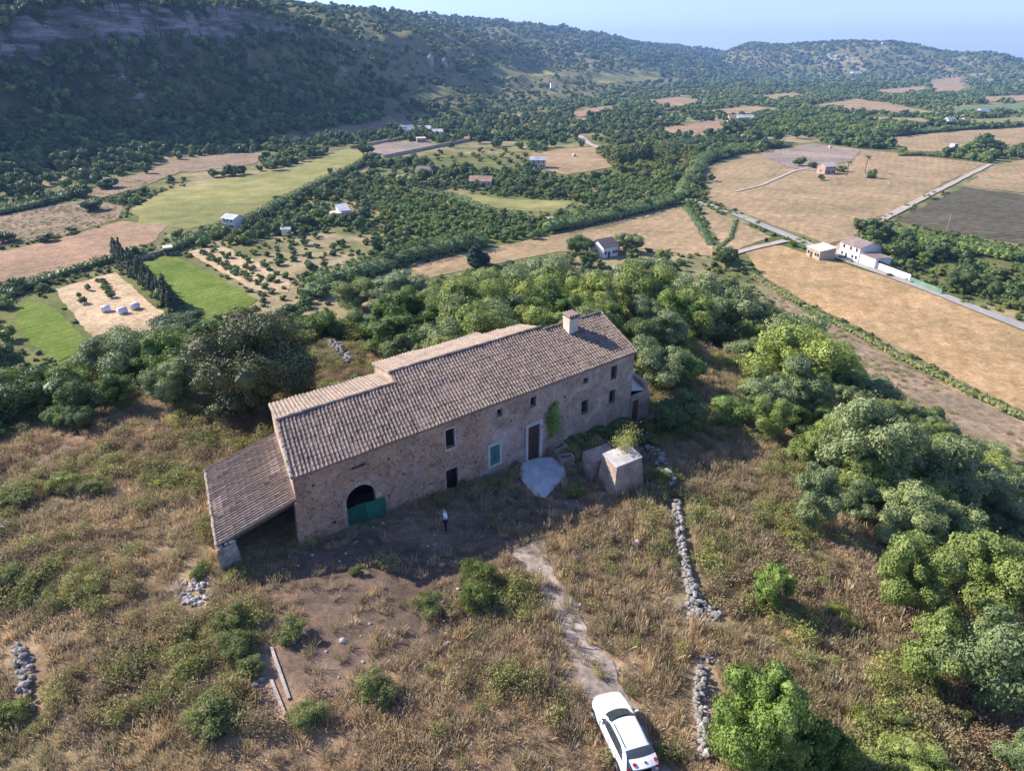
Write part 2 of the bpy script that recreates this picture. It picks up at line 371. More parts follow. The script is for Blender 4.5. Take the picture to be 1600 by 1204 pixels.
def crown_mesh(name, m, seed, R_=1.0, H_=1.0, base=0.25, lobes=9, n=3000, ls=.12, shape='round', lobe=.42, tilt=.7, core=.72, aspect=.55, ragged=.12):
    """crown of radius R_, from base*H_ to H_: overlapping lobes of leaf clumps round a rough leafy core"""
    rng = np.random.default_rng(seed)
    cz = (base + 1) / 2 * H_; hz = (1 - base) / 2 * H_
    C = []; Rd = []
    for i in range(lobes):
        for _ in range(40):
            p = _unit(1, rng)[0] * rng.uniform(.35, .92)
            if shape == 'cone':
                zz = rng.uniform(-1, 1); rr = (1 - (zz + 1) / 2) * .75 + .04; a = rng.uniform(0, 6.28); q = rng.uniform(.2, .8)
                p = np.array([math.cos(a) * rr * q, math.sin(a) * rr * q, zz * .85])
            if shape == 'column':
                a = rng.uniform(0, 6.28); q = rng.uniform(0, .5); p = np.array([math.cos(a) * q, math.sin(a) * q, rng.uniform(-.85, .8)])
            if all(np.linalg.norm(p - c) > .28 for c in C): break
        C.append(p); l = lobe * rng.uniform(.5, 1.3)
        if shape == 'cone': l *= (1.15 - (p[2] + 1) / 2 * .75)
        Rd.append(l)
    C.append(np.zeros(3)); Rd.append(lobe * (1.25 if shape != 'cone' else .8)); C = np.array(C); Rd = np.array(Rd)
    w = Rd ** 2; k = rng.choice(len(C), int(n * 2.2), p=w / w.sum())
    d = _unit(len(k), rng); d[:, 2] = d[:, 2] * .9 + .12
    rad = Rd[k] * (1 - rng.random(len(k)) ** 2 * .35) * (1 + ragged * rng.normal(size=len(k)) * .6)
    P = C[k] + d * rad[:, None]
    q1 = vnoise(P[:, 0] * 4.3 + seed, P[:, 1] * 4.3 + P[:, 2] * 3.1, seed); q2 = vnoise(P[:, 1] * 9 + seed, P[:, 2] * 9 + P[:, 0] * 7, seed + 1)
    rad = rad * (1 + (q1 - .5) * .55 + (q2 - .5) * .22); P = C[k] + d * rad[:, None]
    keep = rng.random(len(P)) < np.clip((q1 * .5 + q2 * .5 - .22) * 3.2, .18, 1)
    for j in range(len(C)): keep &= (np.linalg.norm(P - C[j], axis=1) > Rd[j] * .70) | (k == j)
    P = P[keep][:n]; d = d[keep][:n]
    S = np.array([R_, R_, hz]); P = P * S + np.array([0, 0, cz])
    P[:, 2] = np.maximum(P[:, 2], .02 * H_)
    v, q = leaves(P, d, ls, rng, aspect, tilt)
    vs, fs = [v], [q]; off = len(v)
    if core:
        iv, it = ico(2)
        for j in range(len(C)):
            jit = 1 + .16 * rng.normal(size=len(iv))[:, None]
            cv = (C[j] + iv * Rd[j] * core * jit) * S + np.array([0, 0, cz])
            vs.append(cv); fs.append(np.column_stack([it, it[:, 0]]) + off); off += len(cv)
    # triangles of the core are written as quads with a repeated corner: split out properly
    V = np.concatenate(vs); me = bpy.data.meshes.new(name)
    F = [tuple(x) for x in q] + ([tuple(x[:3]) for f in fs[1:] for x in f] if core else [])
    me.from_pydata(V.tolist(), [], F); me.materials.append(m); me.update()
    return me
def trunk_mesh(name, seed, H_, r, reach, limbs=4, lean=.05, m=None):
    rng = random.Random(seed); b = MB()
    top = Vector((rng.uniform(-lean, lean) * H_, rng.uniform(-lean, lean) * H_, H_ * .5))
    mid = top * .5 + Vector((rng.uniform(-1, 1), rng.uniform(-1, 1), 0)) * r * .5
    b.tube([(0, 0, -.4), (0, 0, 0), mid, top], [r * 1.5, r * 1.2, r * .9, r * .65], 7)
    for i in range(limbs):
        a = i * 6.283 / limbs + rng.uniform(-.4, .4); s = mid.lerp(top, rng.uniform(.3, 1))
        e = s + Vector((math.cos(a) * reach, math.sin(a) * reach, H_ * rng.uniform(.15, .34)))
        q = s.lerp(e, .5) + Vector((0, 0, -.04 * H_))
        b.tube([s, q, e], [r * .5, r * .33, r * .12], 5)
    return b.mesh(name, m or M['bark'], smooth=True)
def tuft_mesh(name, m, seed, n, h, spread, w=.02, droop=.35):
    rng = np.random.default_rng(seed)
    a = rng.uniform(0, 6.283, n); r0 = rng.uniform(0, 1, n) ** .5 * spread * .45; ln = rng.uniform(0, 1, n) * droop + .08
    hh = h * rng.uniform(.45, 1.1, n); x0, y0 = np.cos(a) * r0, np.sin(a) * r0
    b = a + rng.normal(size=n) * .7; x1, y1 = x0 + np.cos(b) * ln * hh, y0 + np.sin(b) * ln * hh
    t = rng.uniform(0, 6.283, n); dx, dy = np.cos(t) * w / 2, np.sin(t) * w / 2; W2 = w * rng.uniform(.8, 2.2, n) / w
    z = np.zeros(n)
    v = np.stack([np.stack([x0 - dx, y0 - dy, z - .05], 1), np.stack([x0 + dx, y0 + dy, z - .05], 1),
                  np.stack([x1 + dx * W2, y1 + dy * W2, hh], 1), np.stack([x1 - dx * W2, y1 - dy * W2, hh * 1.03], 1)], 1).reshape(-1, 3)
    return npmesh(name, v, np.arange(4 * n).reshape(n, 4), m)

# ------------------------------------------------------------------ scattered stuff (geometry-node instances)
def scatter(name, P, S, srcs, label, cat, K=None, Z=None):
    P = np.asarray(P, float); n = len(P)
    me = bpy.data.meshes.new(name); me.vertices.add(n); me.vertices.foreach_set('co', P.astype(np.float32).ravel())
    me.attributes.new('s', 'FLOAT', 'POINT').data.foreach_set('value', np.asarray(S, np.float32))
    me.attributes.new('zs', 'FLOAT', 'POINT').data.foreach_set('value', np.asarray(Z if Z is not None else S, np.float32))
    me.attributes.new('r', 'FLOAT', 'POINT').data.foreach_set('value', RNG.uniform(0, 6.283, n).astype(np.float32))
    me.attributes.new('k', 'INT', 'POINT').data.foreach_set('value', (np.asarray(K) if K is not None else RNG.integers(0, len(srcs), n)).astype(np.int32))
    o = link(name, me); tag(o, label, cat, kind='stuff')
    c = bpy.data.collections.new(name + '_shapes')
    for i, s in enumerate(srcs):
        so_ = bpy.data.objects.new('%s_shape_%02d' % (name, i), s); c.objects.link(so_)
    g = bpy.data.node_groups.new(name, 'GeometryNodeTree')
    g.interface.new_socket('Geometry', in_out='INPUT', socket_type='NodeSocketGeometry'); g.interface.new_socket('Geometry', in_out='OUTPUT', socket_type='NodeSocketGeometry')
    N, L = g.nodes, g.links
    gi, go = N.new('NodeGroupInput'), N.new('NodeGroupOutput')
    ip = N.new('GeometryNodeInstanceOnPoints'); ci = N.new('GeometryNodeCollectionInfo')
    ci.inputs['Collection'].default_value = c; ci.inputs['Separate Children'].default_value = True; ci.inputs['Reset Children'].default_value = True
    def attr(nm, ty='FLOAT'):
        a = N.new('GeometryNodeInputNamedAttribute'); a.data_type = ty; a.inputs['Name'].default_value = nm; return a.outputs[0]
    rot = N.new('ShaderNodeCombineXYZ'); L.new(attr('r'), rot.inputs[2]); sc = N.new('ShaderNodeCombineXYZ')
    s_ = attr('s'); L.new(s_, sc.inputs[0]); L.new(s_, sc.inputs[1]); L.new(attr('zs'), sc.inputs[2])
    L.new(gi.outputs[0], ip.inputs['Points']); L.new(ci.outputs[0], ip.inputs['Instance']); ip.inputs['Pick Instance'].default_value = True
    L.new(attr('k', 'INT'), ip.inputs['Instance Index']); L.new(rot.outputs[0], ip.inputs['Rotation']); L.new(sc.outputs[0], ip.inputs['Scale'])
    L.new(ip.outputs[0], go.inputs[0])
    md = o.modifiers.new('scatter', 'NODES'); md.node_group = g
    return o

# ================================================================== GROUND
FR, FC = 470, 430
def ground_sheet():
    th = np.concatenate([np.linspace(-math.pi, -.86, 60)[:-1], np.linspace(-.86, .86, FC), np.linspace(.86, math.pi, 60)[1:]])
    rr = np.concatenate([[0.0, 4, 8], np.geomspace(11, 9000, FR)])
    T, Rr = np.meshgrid(th, rr); X = Rr * np.sin(T); Y = Rr * np.cos(T); Z = Hf(X, Y)
    nr, nc = X.shape
    V = np.stack([X, Y, Z], -1).reshape(-1, 3); i = np.arange(nr - 1)[:, None] * nc + np.arange(nc - 1)[None]
    q = np.stack([i, i + 1, i + nc + 1, i + nc], -1).reshape(-1, 4)[:, ::-1]
    # surface type decides the base colour at each vertex
    x, y, z = V[:, 0], V[:, 1], V[:, 2]
    d, _, _ = dseg(x, y, HILL, True); ins = inside(x, y, HILL); sdh = np.where(ins, 0, d)
    def C(*c): return np.array(c, float)[None]
    def mx(a, b, t): return a * (1 - t[:, None]) + b * t[:, None]
    n1 = fbm(x / 5, y / 5, 4, 41); n2 = fbm(x / 17, y / 17, 3, 43); n3 = fbm(x / 55, y / 55, 4, 47)
    top = mx(C(.22, .145, .10), C(.33, .235, .155), sstep(.35, .65, n1)); top = mx(top, C(.22, .19, .10), sstep(.5, .66, n2) * .6)
    val = mx(C(.15, .155, .06), C(.30, .245, .145), sstep(.42, .6, n3)); val = mx(val, C(.10, .13, .042), sstep(.5, .62, n2) * .7)
    dd, arc, side = dseg(x, y, FOOT); s = np.where(side > 0, dd, 0)
    mtn = mx(C(.055, .065, .028), C(.13, .12, .06), sstep(.45, .65, fbm(x / 38, y / 38, 4, 51))); mtn = mx(mtn, C(.24, .21, .15), sstep(.62, .74, fbm(x / 12, y / 12, 3, 57)) * .5)
    mtn = mx(mtn, C(.215, .20, .095), sstep(820, 1200, arc) * .85)
    col = mx(val, mtn, sstep(10, 70, s)); slope = mx(C(.16, .13, .07), C(.10, .105, .045), sstep(.4, .6, n2))
    col = mx(slope, col, sstep(50, 90, sdh)); col = mx(top, col, sstep(0, 14, sdh))
    # bare earth of the yard
    soil = dseg(x, y, YARD, True)[0] * np.where(inside(x, y, YARD), -1, 1) + (fbm(x / 2, y / 2, 3, 61) - .5) * 3
    col = mx(col, mx(C(.14, .10, .078), C(.205, .15, .112), sstep(.4, .6, n1)), sstep(1.2, -.8, soil))
    col = col * (0.86 + .28 * fbm(x / 1.1, y / 1.1, 3, 63))[:, None]
    me = npmesh('ground', V, q, [ground_material()], smooth=True)
    a = me.color_attributes.new('surface', 'FLOAT_COLOR', 'POINT'); a.data.foreach_set('color', np.column_stack([col, np.ones(len(col))]).astype(np.float32).ravel())
    o = link('ground', me); tag(o, kind='structure')
def ground_material():
    m, nt, b = newmat('ground_cover')
    at = nt.nodes.new('ShaderNodeAttribute'); at.attribute_name = 'surface'; geo = nt.nodes.new('ShaderNodeNewGeometry'); pos = geo.outputs['Position']
    n = _noise(nt, pos, 3.0, 8, .7); r = _ramp(nt, [(.3, (.55, .54, .52)), (.5, (1, 1, 1)), (.7, (1.5, 1.45, 1.35))]); nt.links.new(n.outputs[0], r.inputs[0])
    n2 = _noise(nt, pos, .12, 8, .7); r2 = _ramp(nt, [(.35, (.62, .66, .6)), (.52, (1, 1, 1)), (.66, (1.35, 1.25, 1.15))]); nt.links.new(n2.outputs[0], r2.inputs[0])
    nf = _noise(nt, pos, 14.0, 6, .8); rf = _ramp(nt, [(.34, (.5, .49, .47)), (.5, (1, 1, 1)), (.66, (1.6, 1.55, 1.45))]); nt.links.new(nf.outputs[0], rf.inputs[0])
    nm_ = _noise(nt, pos, .7, 6, .75, .6); rm = _ramp(nt, [(.36, (.66, .68, .6)), (.5, (1, 1, 1)), (.64, (1.28, 1.2, 1.1))]); nt.links.new(nm_.outputs[0], rm.inputs[0])
    col = _mix(nt, _mix(nt, at.outputs['Color'], r.outputs[0], .8, 'MULTIPLY'), r2.outputs[0], .8, 'MULTIPLY')
    col = _mix(nt, _mix(nt, col, rf.outputs[0], .75, 'MULTIPLY'), rm.outputs[0], .8, 'MULTIPLY')
    # bare rock on the steep cliff bands
    sx = nt.nodes.new('ShaderNodeSeparateXYZ'); nt.links.new(geo.outputs['True Normal'], sx.inputs[0])
    st = nt.nodes.new('ShaderNodeVectorMath'); st.operation = 'MULTIPLY'; st.inputs[1].default_value = (.03, .03, .16); nt.links.new(pos, st.inputs[0])
    nr = _noise(nt, st.outputs[0], 1.0, 8, .75); rk = _ramp(nt, [(.38, (.06, .055, .045)), (.5, (.17, .145, .13)), (.66, (.38, .325, .30))]); nt.links.new(nr.outputs[0], rk.inputs[0])
    ad = nt.nodes.new('ShaderNodeMath'); ad.operation = 'MULTIPLY_ADD'; ad.inputs[1].default_value = -1.0; nt.links.new(nr.outputs[0], ad.inputs[0]); o9 = nt.nodes.new('ShaderNodeMath'); o9.operation = 'ADD'; o9.inputs[1].default_value = .5; nt.links.new(sx.outputs[2], o9.inputs[0]); nt.links.new(o9.outputs[0], ad.inputs[2])
    rs = _ramp(nt, [(.44, (1, 1, 1)), (.50, (0, 0, 0))]); nt.links.new(ad.outputs[0], rs.inputs[0])
    col = _mix(nt, col, rk.outputs[0], rs.outputs[0])
    nt.links.new(col, b.inputs['Base Color']); b.inputs['Roughness'].default_value = 1; b.inputs['Specular IOR Level'].default_value = .05
    _bump(nt, b, n.outputs[0], .5, .08)
    return m
YARD = xy([(372, 900), (455, 856), (700, 776), (815, 720), (905, 735), (925, 700), (1000, 690), (1040, 740), (905, 790), (835, 850), (800, 900), (730, 930), (700, 985), (600, 1015), (560, 1060), (470, 1100), (410, 1060), (440, 990), (380, 930)])
ground_sheet()

def fieldmat(name, c0, c1, c2, rows=None, scale=.25, streak=.35):
    m, nt, b = newmat(name); geo = nt.nodes.new('ShaderNodeNewGeometry'); pos = geo.outputs['Position']
    n = _noise(nt, pos, scale, 8, .62); r = _ramp(nt, [(.3, c0), (.5, c1), (.7, c2)]); nt.links.new(n.outputs[0], r.inputs[0]); col = r.outputs[0]
    n2 = _noise(nt, pos, scale * .12, 5, .7, .5); r2 = _ramp(nt, [(.35, (.76, .80, .74)), (.65, (1.2, 1.15, 1.1))]); nt.links.new(n2.outputs[0], r2.inputs[0]); col = _mix(nt, col, r2.outputs[0], 1.0, 'MULTIPLY')
    n3 = _noise(nt, pos, 1.1, 7, .85); r3 = _ramp(nt, [(.36, (.62, .64, .6)), (.5, (1, 1, 1)), (.62, (1.35, 1.32, 1.28))]); nt.links.new(n3.outputs[0], r3.inputs[0]); col = _mix(nt, col, r3.outputs[0], 1.0, 'MULTIPLY')
    if rows:
        mp = nt.nodes.new('ShaderNodeMapping'); mp.inputs['Rotation'].default_value = (0, 0, rows[0]); nt.links.new(pos, mp.inputs[0])
        w = nt.nodes.new('ShaderNodeTexWave'); w.inputs['Scale'].default_value = rows[1]; w.inputs['Distortion'].default_value = 5; w.inputs['Detail'].default_value = 3; w.inputs['Detail Scale'].default_value = .6
        nt.links.new(mp.outputs[0], w.inputs[0]); rw = _ramp(nt, [(.25, (1 - streak,) * 3), (.75, (1 + streak * .6,) * 3)]); nt.links.new(w.outputs[0], rw.inputs[0])
        col = _mix(nt, col, rw.outputs[0], 1.0, 'MULTIPLY')
    nt.links.new(col, b.inputs['Base Color']); b.inputs['Roughness'].default_value = 1; b.inputs['Specular IOR Level'].default_value = .05
    return m
def drape(name, pts, m, lift=.2, step=None, rag=1.0, label=None):
    """a patch of ground following the terrain; pts are world xy; ragged natural edge"""
    P = [Vector((x, y, 0)) for x, y in pts]; out = []
    per = sum((P[i] - P[(i + 1) % len(P)]).length for i in range(len(P))); step = step or max(per / 110, .3)
    for i in range(len(P)):
        a, b = P[i], P[(i + 1) % len(P)]; k = max(1, int((b - a).length / step))
        for j in range(k):
            q = a.lerp(b, j / k); n = (b - a).normalized(); w = (float(fbm(q.x / step / 3, q.y / step / 3, 2, 5)) - .5) * rag * step * 1.2
            out.append(Vector((q.x - n.y * w, q.y + n.x * w, 0)))
    bm = bmesh.new(); bm.faces.new([bm.verts.new(v) for v in out])
    bmesh.ops.triangulate(bm, faces=bm.faces[:])
    xs = [v.x for v in out]; ys = [v.y for v in out]; g = max(max(xs) - min(xs), max(ys) - min(ys)) / 26
    for ax, lo, hi in ((0, min(xs), max(xs)), (1, min(ys), max(ys))):
        c = lo + g * .5
        while c < hi:
            no = Vector((1, 0, 0)) if ax == 0 else Vector((0, 1, 0))
            bmesh.ops.bisect_plane(bm, geom=bm.verts[:] + bm.edges[:] + bm.faces[:], plane_co=no * c, plane_no=no); c += g
    co = np.array([v.co[:] for v in bm.verts]); z = Hf(co[:, 0], co[:, 1])
    for v, zz in zip(bm.verts, z): v.co.z = zz + lift
    for f in bm.faces:
        if f.normal.z < 0: f.normal_flip()
        f.smooth = True
    me = bpy.data.meshes.new(name); bm.to_mesh(me); bm.free()
    o = link(name, me, m=m); tag(o, kind='structure'); return o
FM = dict(
    tan=fieldmat('stubble_field', (.25, .17, .098), (.32, .23, .138), (.395, .295, .185), (.5, .075), .3, .05),
    wheat=fieldmat('golden_stubble', (.29, .185, .092), (.375, .25, .132), (.445, .315, .18), (.42, .07), .35, .05),
    pink=fieldmat('reddish_dry_field', (.26, .165, .11), (.33, .215, .145), (.39, .27, .195), (.3, .2), .3, .12),
    purple=fieldmat('turned_soil', (.22, .17, .15), (.28, .22, .19), (.34, .27, .23), (.3, .09), .2, .05),
    meadow=fieldmat('yellow_green_meadow', (.18, .175, .07), (.25, .24, .095), (.33, .295, .14), None, .08),
    bright=fieldmat('bright_green_crop', (.10, .145, .03), (.14, .185, .035), (.19, .225, .06), (.75, .11), .15, .07),
    dark=fieldmat('dark_ploughed_rows', (.075, .068, .048), (.11, .096, .068), (.155, .135, .095), (1.25, .09), .3, .16),
    green=fieldmat('low_green_crop', (.10, .15, .07), (.16, .20, .11), (.22, .25, .15), (.3, .2), .3, .15),
    straw=fieldmat('pale_straw_plot', (.36, .25, .16), (.47, .345, .225), (.56, .43, .29), (.35, .5), .4, .15),
    scrub=fieldmat('brown_scrub_land', (.16, .115, .08), (.26, .19, .135), (.34, .26, .18), None, .5),
    road=mat('pale_asphalt', (.28, .26, .245), (.36, .335, .315), .8, .95, big=.1),
    track=mat('dusty_track', (.36, .29, .235), (.46, .38, .32), 1.5, .95, big=.15),
    gravel=mat('rutted_gravel_earth', (.20, .15, .115), (.40, .33, .28), 2.8, .98, .5, .03, big=.3, bigscale=.35),
)
FIELDS = [  # name, material, outline in the photograph (turned into ground positions)
    ('reddish_field', 'pink', [(-30, 398), (90, 375), (190, 346), (262, 352), (240, 378), (150, 405), (60, 432), (-30, 446)]),
    ('dry_terrace', 'scrub', [(-30, 342), (60, 326), (130, 312), (192, 322), (186, 343), (90, 370), (-30, 392)]),
    ('meadow', 'meadow', [(205, 328), (262, 298), (330, 283), (440, 266), (500, 247), (545, 232), (572, 240), (545, 262), (500, 283), (430, 316), (370, 342), (290, 360), (215, 350)]),
    ('hay_plot', 'straw', [(85, 452), (180, 426), (262, 495), (245, 518), (150, 532), (120, 500)]),
    ('green_field', 'bright', [(22, 500), (40, 468), (84, 480), (146, 542), (90, 566), (40, 532)]),
    ('green_field', 'bright', [(216, 411), (276, 400), (402, 468), (385, 482), (322, 500)]),
    ('orchard_plot', 'straw', [(290, 394), (345, 384), (450, 430), (452, 458), (402, 456)]),
    ('harvested_strip', 'tan', [(590, 440), (690, 405), (800, 380), (870, 368), (960, 345), (1065, 322), (1120, 385), (1112, 400), (990, 388), (870, 393), (760, 415), (650, 442)]),
    ('harvested_triangle', 'tan', [(1096, 324), (1150, 345), (1206, 371), (1146, 392), (1127, 383)]),
    ('stubble_field', 'tan', [(1101, 262), (1180, 241), (1270, 224), (1370, 236), (1540, 256), (1450, 300), (1368, 345), (1320, 376), (1284, 383), (1190, 345), (1110, 312)]),
    ('turned_field', 'purple', [(1185, 241), (1270, 225), (1345, 237), (1330, 252), (1270, 268), (1230, 262)]),
    ('stubble_field', 'tan', [(1392, 216), (1500, 205), (1640, 198), (1640, 232), (1480, 236), (1420, 240)]),
    ('ploughed_field', 'dark', [(1396, 345), (1505, 292), (1640, 310), (1640, 390), (1500, 366)]),
    ('stubble_field', 'tan', [(1508, 290), (1562, 256), (1640, 245), (1640, 308)]),
    ('crop_strip', 'green', [(1552, 268), (1640, 264), (1640, 282), (1538, 280)]),
    ('wheat_field', 'wheat', [(1162, 394), (1216, 384), (1300, 408), (1440, 448), (1530, 485), (1680, 545), (1680, 680), (1560, 625), (1420, 552), (1300, 492), (1205, 448)]),
    ('brown_scrub_field', 'scrub', [(1170, 425), (1230, 470), (1400, 562), (1500, 612), (1680, 700), (1680, 770), (1480, 660), (1350, 590), (1240, 510)]),
    ('turned_field', 'purple', [(566, 236), (600, 224), (665, 221), (682, 231), (600, 246)]),
    ('stubble_field', 'tan', [(830, 242), (880, 233), (932, 229), (966, 240), (955, 262), (885, 274), (835, 262)]),
    ('pink_field', 'pink', [(1020, 202), (1122, 188), (1132, 204), (1055, 210)]),
    ('olive_green_meadow', 'meadow', [(680, 302), (722, 302), (800, 312), (900, 314), (872, 332), (780, 328)]),
    ('far_stubble', 'tan', [(1256, 168), (1340, 155), (1430, 171), (1475, 180), (1370, 176)]),
    ('far_stubble', 'tan', [(1455, 126), (1500, 121), (1512, 144), (1462, 146)]),
    ('far_pink_field', 'pink', [(1010, 158), (1062, 152), (1115, 163), (1040, 168)]),
    ('far_pink_field', 'pink', [(890, 176), (955, 166), (960, 172), (905, 184)]),
    ('far_meadow', 'meadow', [(1480, 190), (1640, 182), (1640, 192), (1500, 200)]),
    ('far_stubble', 'tan', [(1100, 174), (1180, 167), (1235, 172), (1150, 180)]),
    ('far_stubble', 'tan', [(1180, 151), (1240, 146), (1265, 152), (1200, 157)]),
    ('far_stubble', 'tan', [(780, 182), (850, 173), (862, 179), (792, 190)]),
    ('far_stubble', 'tan', [(1535, 152), (1640, 148), (1640, 157), (1545, 160)]),
    ('far_stubble', 'tan', [(1370, 141), (1440, 136), (1455, 143), (1380, 148)]),
    ('far_meadow', 'meadow', [(635, 152), (700, 141), (745, 150), (660, 163)]),
    ('far_meadow', 'meadow', [(765, 112), (860, 105), (905, 116), (790, 127)]),
    ('far_meadow', 'meadow', [(905, 121), (1000, 113), (1045, 122), (940, 133)]),
    ('far_meadow', 'green', [(1480, 168), (1640, 160), (1640, 172), (1500, 178)]),
    ('far_meadow', 'green', [(1210, 192), (1300, 196), (1330, 206), (1240, 206)]),
    ('dry_terrace', 'scrub', [(240, 262), (330, 243), (420, 240), (400, 256), (300, 270)]),
    ('dry_terrace', 'scrub', [(130, 300), (205, 275), (290, 250), (300, 262), (215, 296), (150, 312)]),
    ('dry_terrace', 'scrub', [(500, 205), (600, 190), (640, 196), (560, 214)]),
    ('far_stubble', 'tan', [(1320, 182), (1440, 186), (1480, 198), (1380, 192)]),
]
FPOLY = []
for nm, mk_, px in FIELDS:
    w = xy(px); far = np.mean([math.hypot(*p) for p in w]); FPOLY.append(w)
    lift = .12 if far < 450 else (.25 if far < 900 else .7)
    drape(nm, w, FM[mk_], lift + (.06 if nm.startswith('turned') else 0))
def strip(pts, width):
    P = [np.array(p) for p in pts]; L, Rr = [], []
    for i, p in enumerate(P):
        d = P[min(i + 1, len(P) - 1)] - P[max(i - 1, 0)]; d = d / np.linalg.norm(d); n = np.array([-d[1], d[0]]) * width / 2
        L.append(tuple(p + n)); Rr.append(tuple(p - n))
    return L + Rr[::-1]
ROADS = [('road', 'road', [(1062, 311), (1100, 319), (1150, 336), (1235, 371), (1290, 395), (1360, 421), (1440, 450), (1530, 486), (1660, 536)], 4.2),
         ('farm_track', 'track', [(1374, 346), (1450, 306), (1548, 257)], 3.4),
         ('farm_track', 'track', [(1140, 399), (1180, 388), (1228, 377)], 3.0),
         ('farm_track', 'track', [(905, 212), (922, 226), (950, 236)], 5.0),
         ('dirt_path', 'track', [(1150, 300), (1190, 290), (1240, 268), (1290, 258)], 2.2)]
RPOLY = []
for nm, mk_, px, wd in ROADS:
    w = strip(xy(px), wd); RPOLY.append(w); drape(nm, w, FM[mk_], .42, rag=.15, step=6)
TRACK = strip(xy([(822, 848), (850, 900), (882, 960), (925, 1030), (948, 1080), (985, 1150), (1030, 1230)]), 1.6)
drape('dirt_track', TRACK, FM['gravel'], .045, step=.3, rag=3.2)

# ================================================================== FARMHOUSE
ZE = 4.72; L_H = 27.76; TS = math.tan(R(15))
def hw(u, w, z): return (HO[0] + HD[0] * u + HN[0] * w, HO[1] + HD[1] * u + HN[1] * w, z)
def huw(x, y):
    d = _inv @ (np.array([x, y]) - HO); return d
house = empty('farmhouse', (HO[0], HO[1], 0), label='long abandoned stone farmhouse with weathered tiled roof above the dusty yard', cat='farmhouse')
def hobj(name, mb, mats, parent=house, **k):
    me = mb.mesh(name, mats, **k); o = link(name, me); o.parent = parent
    root = parent
    while root.parent: root = root.parent
    o.matrix_parent_inverse = Matrix.Translation(root.location).inverted() if parent is root else Matrix()
    if parent is not root: o.matrix_parent_inverse = Matrix.Translation(root.location).inverted() @ Matrix() if False else Matrix.Identity(4)
    return o
def ground_at(u, w=-.3):
    p = hw(u, w, 0); return float(Hf(p[0], p[1]))
def prism(u0, u1, w0, w1, z0, z1, b=None, mi=0):
    b = b or MB()
    lo = [hw(u0, w0, z0), hw(u1, w0, z0), hw(u1, w1, z0), hw(u0, w1, z0)]; hi = [(x, y, z1) for x, y, _ in lo]
    return b.hexa(lo, hi, mi)
def boolean(wall, cut):
    for q in (wall, cut):
        bm = bmesh.new(); bm.from_mesh(q.data); bmesh.ops.recalc_face_normals(bm, faces=bm.faces[:]); bm.to_mesh(q.data); bm.free()
    md = wall.modifiers.new('cut', 'BOOLEAN'); md.operation = 'DIFFERENCE'; md.solver = 'EXACT'; md.object = cut
    dg = bpy.context.evaluated_depsgraph_get(); me = bpy.data.meshes.new_from_object(wall.evaluated_get(dg)); wall.modifiers.clear(); old = wall.data; wall.data = me; me.name = wall.name
    bpy.data.objects.remove(cut)
# openings of the facade: u0,u1,z0,z1
OPEN = dict(win1=(9.98, 10.68, 2.52, 3.9), door1=(9.88, 10.80, -1.2, .92), gwin=(13.48, 14.32, -.12, 1.36), portal=(16.9, 18.0, -1.5, 1.68),
            s1=(14.15, 14.58, 3.45, 4.02), s2=(17.08, 17.62, 3.2, 3.98), s3=(22.2, 22.72, 3.5, 3.9), w3=(25.15, 25.84, 2.86, 4.02), w4=(25.13, 25.84, .78, 1.98), w5=(22.14, 22.86, .85, 2.05))
def arch_ring(u0, u1, z0, zt, n=12):
    r = (u1 - u0) / 2; c = (u0 + u1) / 2; zs = zt - r
    return [(u0, z0)] + [(u1, z0)] + [(c + r * math.cos(a), zs + r * math.sin(a)) for a in np.linspace(0, math.pi, n)]
def facade_walls():
    # front + right-hand walls as one solid ring, hollow inside
    def ring(name, prof, u0, u1, m, w_in=.6):
        """solid slab in (w,z) profile between u0 and u1"""
        b = MB(); b.hexa([hw(u0, w, z) for w, z in prof], [hw(u1, w, z) for w, z in prof]); return b.mesh(name, m)
    b = MB()
    prism(0.0, 13.0, 0, .6, -2.2, 4.60, b)
    front = link('front_wall', b.mesh('front_wall', M['stone']))
    b = MB(); prism(13.0, L_H, 0.0, .6, -3.4, 4.60, b)
    front2 = link('front_wall', b.mesh('front_wall', M['plaster']))
    c = MB(); ar = arch_ring(2.86, 4.76, -1.4, 2.42); c.hexa([hw(u, -1, z) for u, z in ar], [hw(u, 1.5, z) for u, z in ar])
    prism(3.42, 4.36, -.5, .9, 3.62, 3.80, c)
    for k in ('win1', 'door1'):
        a = OPEN[k]; prism(a[0], a[1], -.5, 1.2, a[2], a[3], c)
    for (u, z, s) in ((1.0, 3.5, .16), (5.8, 3.35, .14), (6.7, 1.9, .15), (1.9, .5, .2), (2.2, 2.6, .1), (7.9, 3.9, .12), (8.6, .4, .14), (12.2, .6, .14), (5.6, .8, .12), (12.4, 2.6, .14)):
        prism(u, u + s, -.3, .25, z, z + s, c)
    cu = link('cutter', c.mesh('cutter', M['stone'])); boolean(front, cu)
    c = MB()
    for k in ('gwin', 'portal', 's1', 's2', 's3', 'w3', 'w4', 'w5'):
        a = OPEN[k]; prism(a[0], a[1], -.5, 1.2, a[2], a[3], c)
    for (u, z, s) in ((15.3, 2.7, .14), (20.3, 2.9, .2), (20.7, 1.2, .14), (23.7, 1.4, .14), (15.0, .1, .12)): prism(u, u + s, -.3, .25, z, z + s, c)
    cu = link('cutter', c.mesh('cutter', M['plaster'])); boolean(front2, cu)
    for o in (front, front2): adopt(o)
def adopt(o, parent=house):
    o.parent = parent; root = parent
    while root.parent: root = root.parent
    o.matrix_parent_inverse = Matrix.Translation(root.location).inverted()
    if parent is not root: o.matrix_parent_inverse = Matrix.Identity(4)
    return o
def part(name, mb, mats, parent=house, **k): return adopt(link(name, mb.mesh(name, mats, **k)), parent)
facade_walls()
W1, Z1 = 4.46, ZE + 4.46 * TS        # left ridge
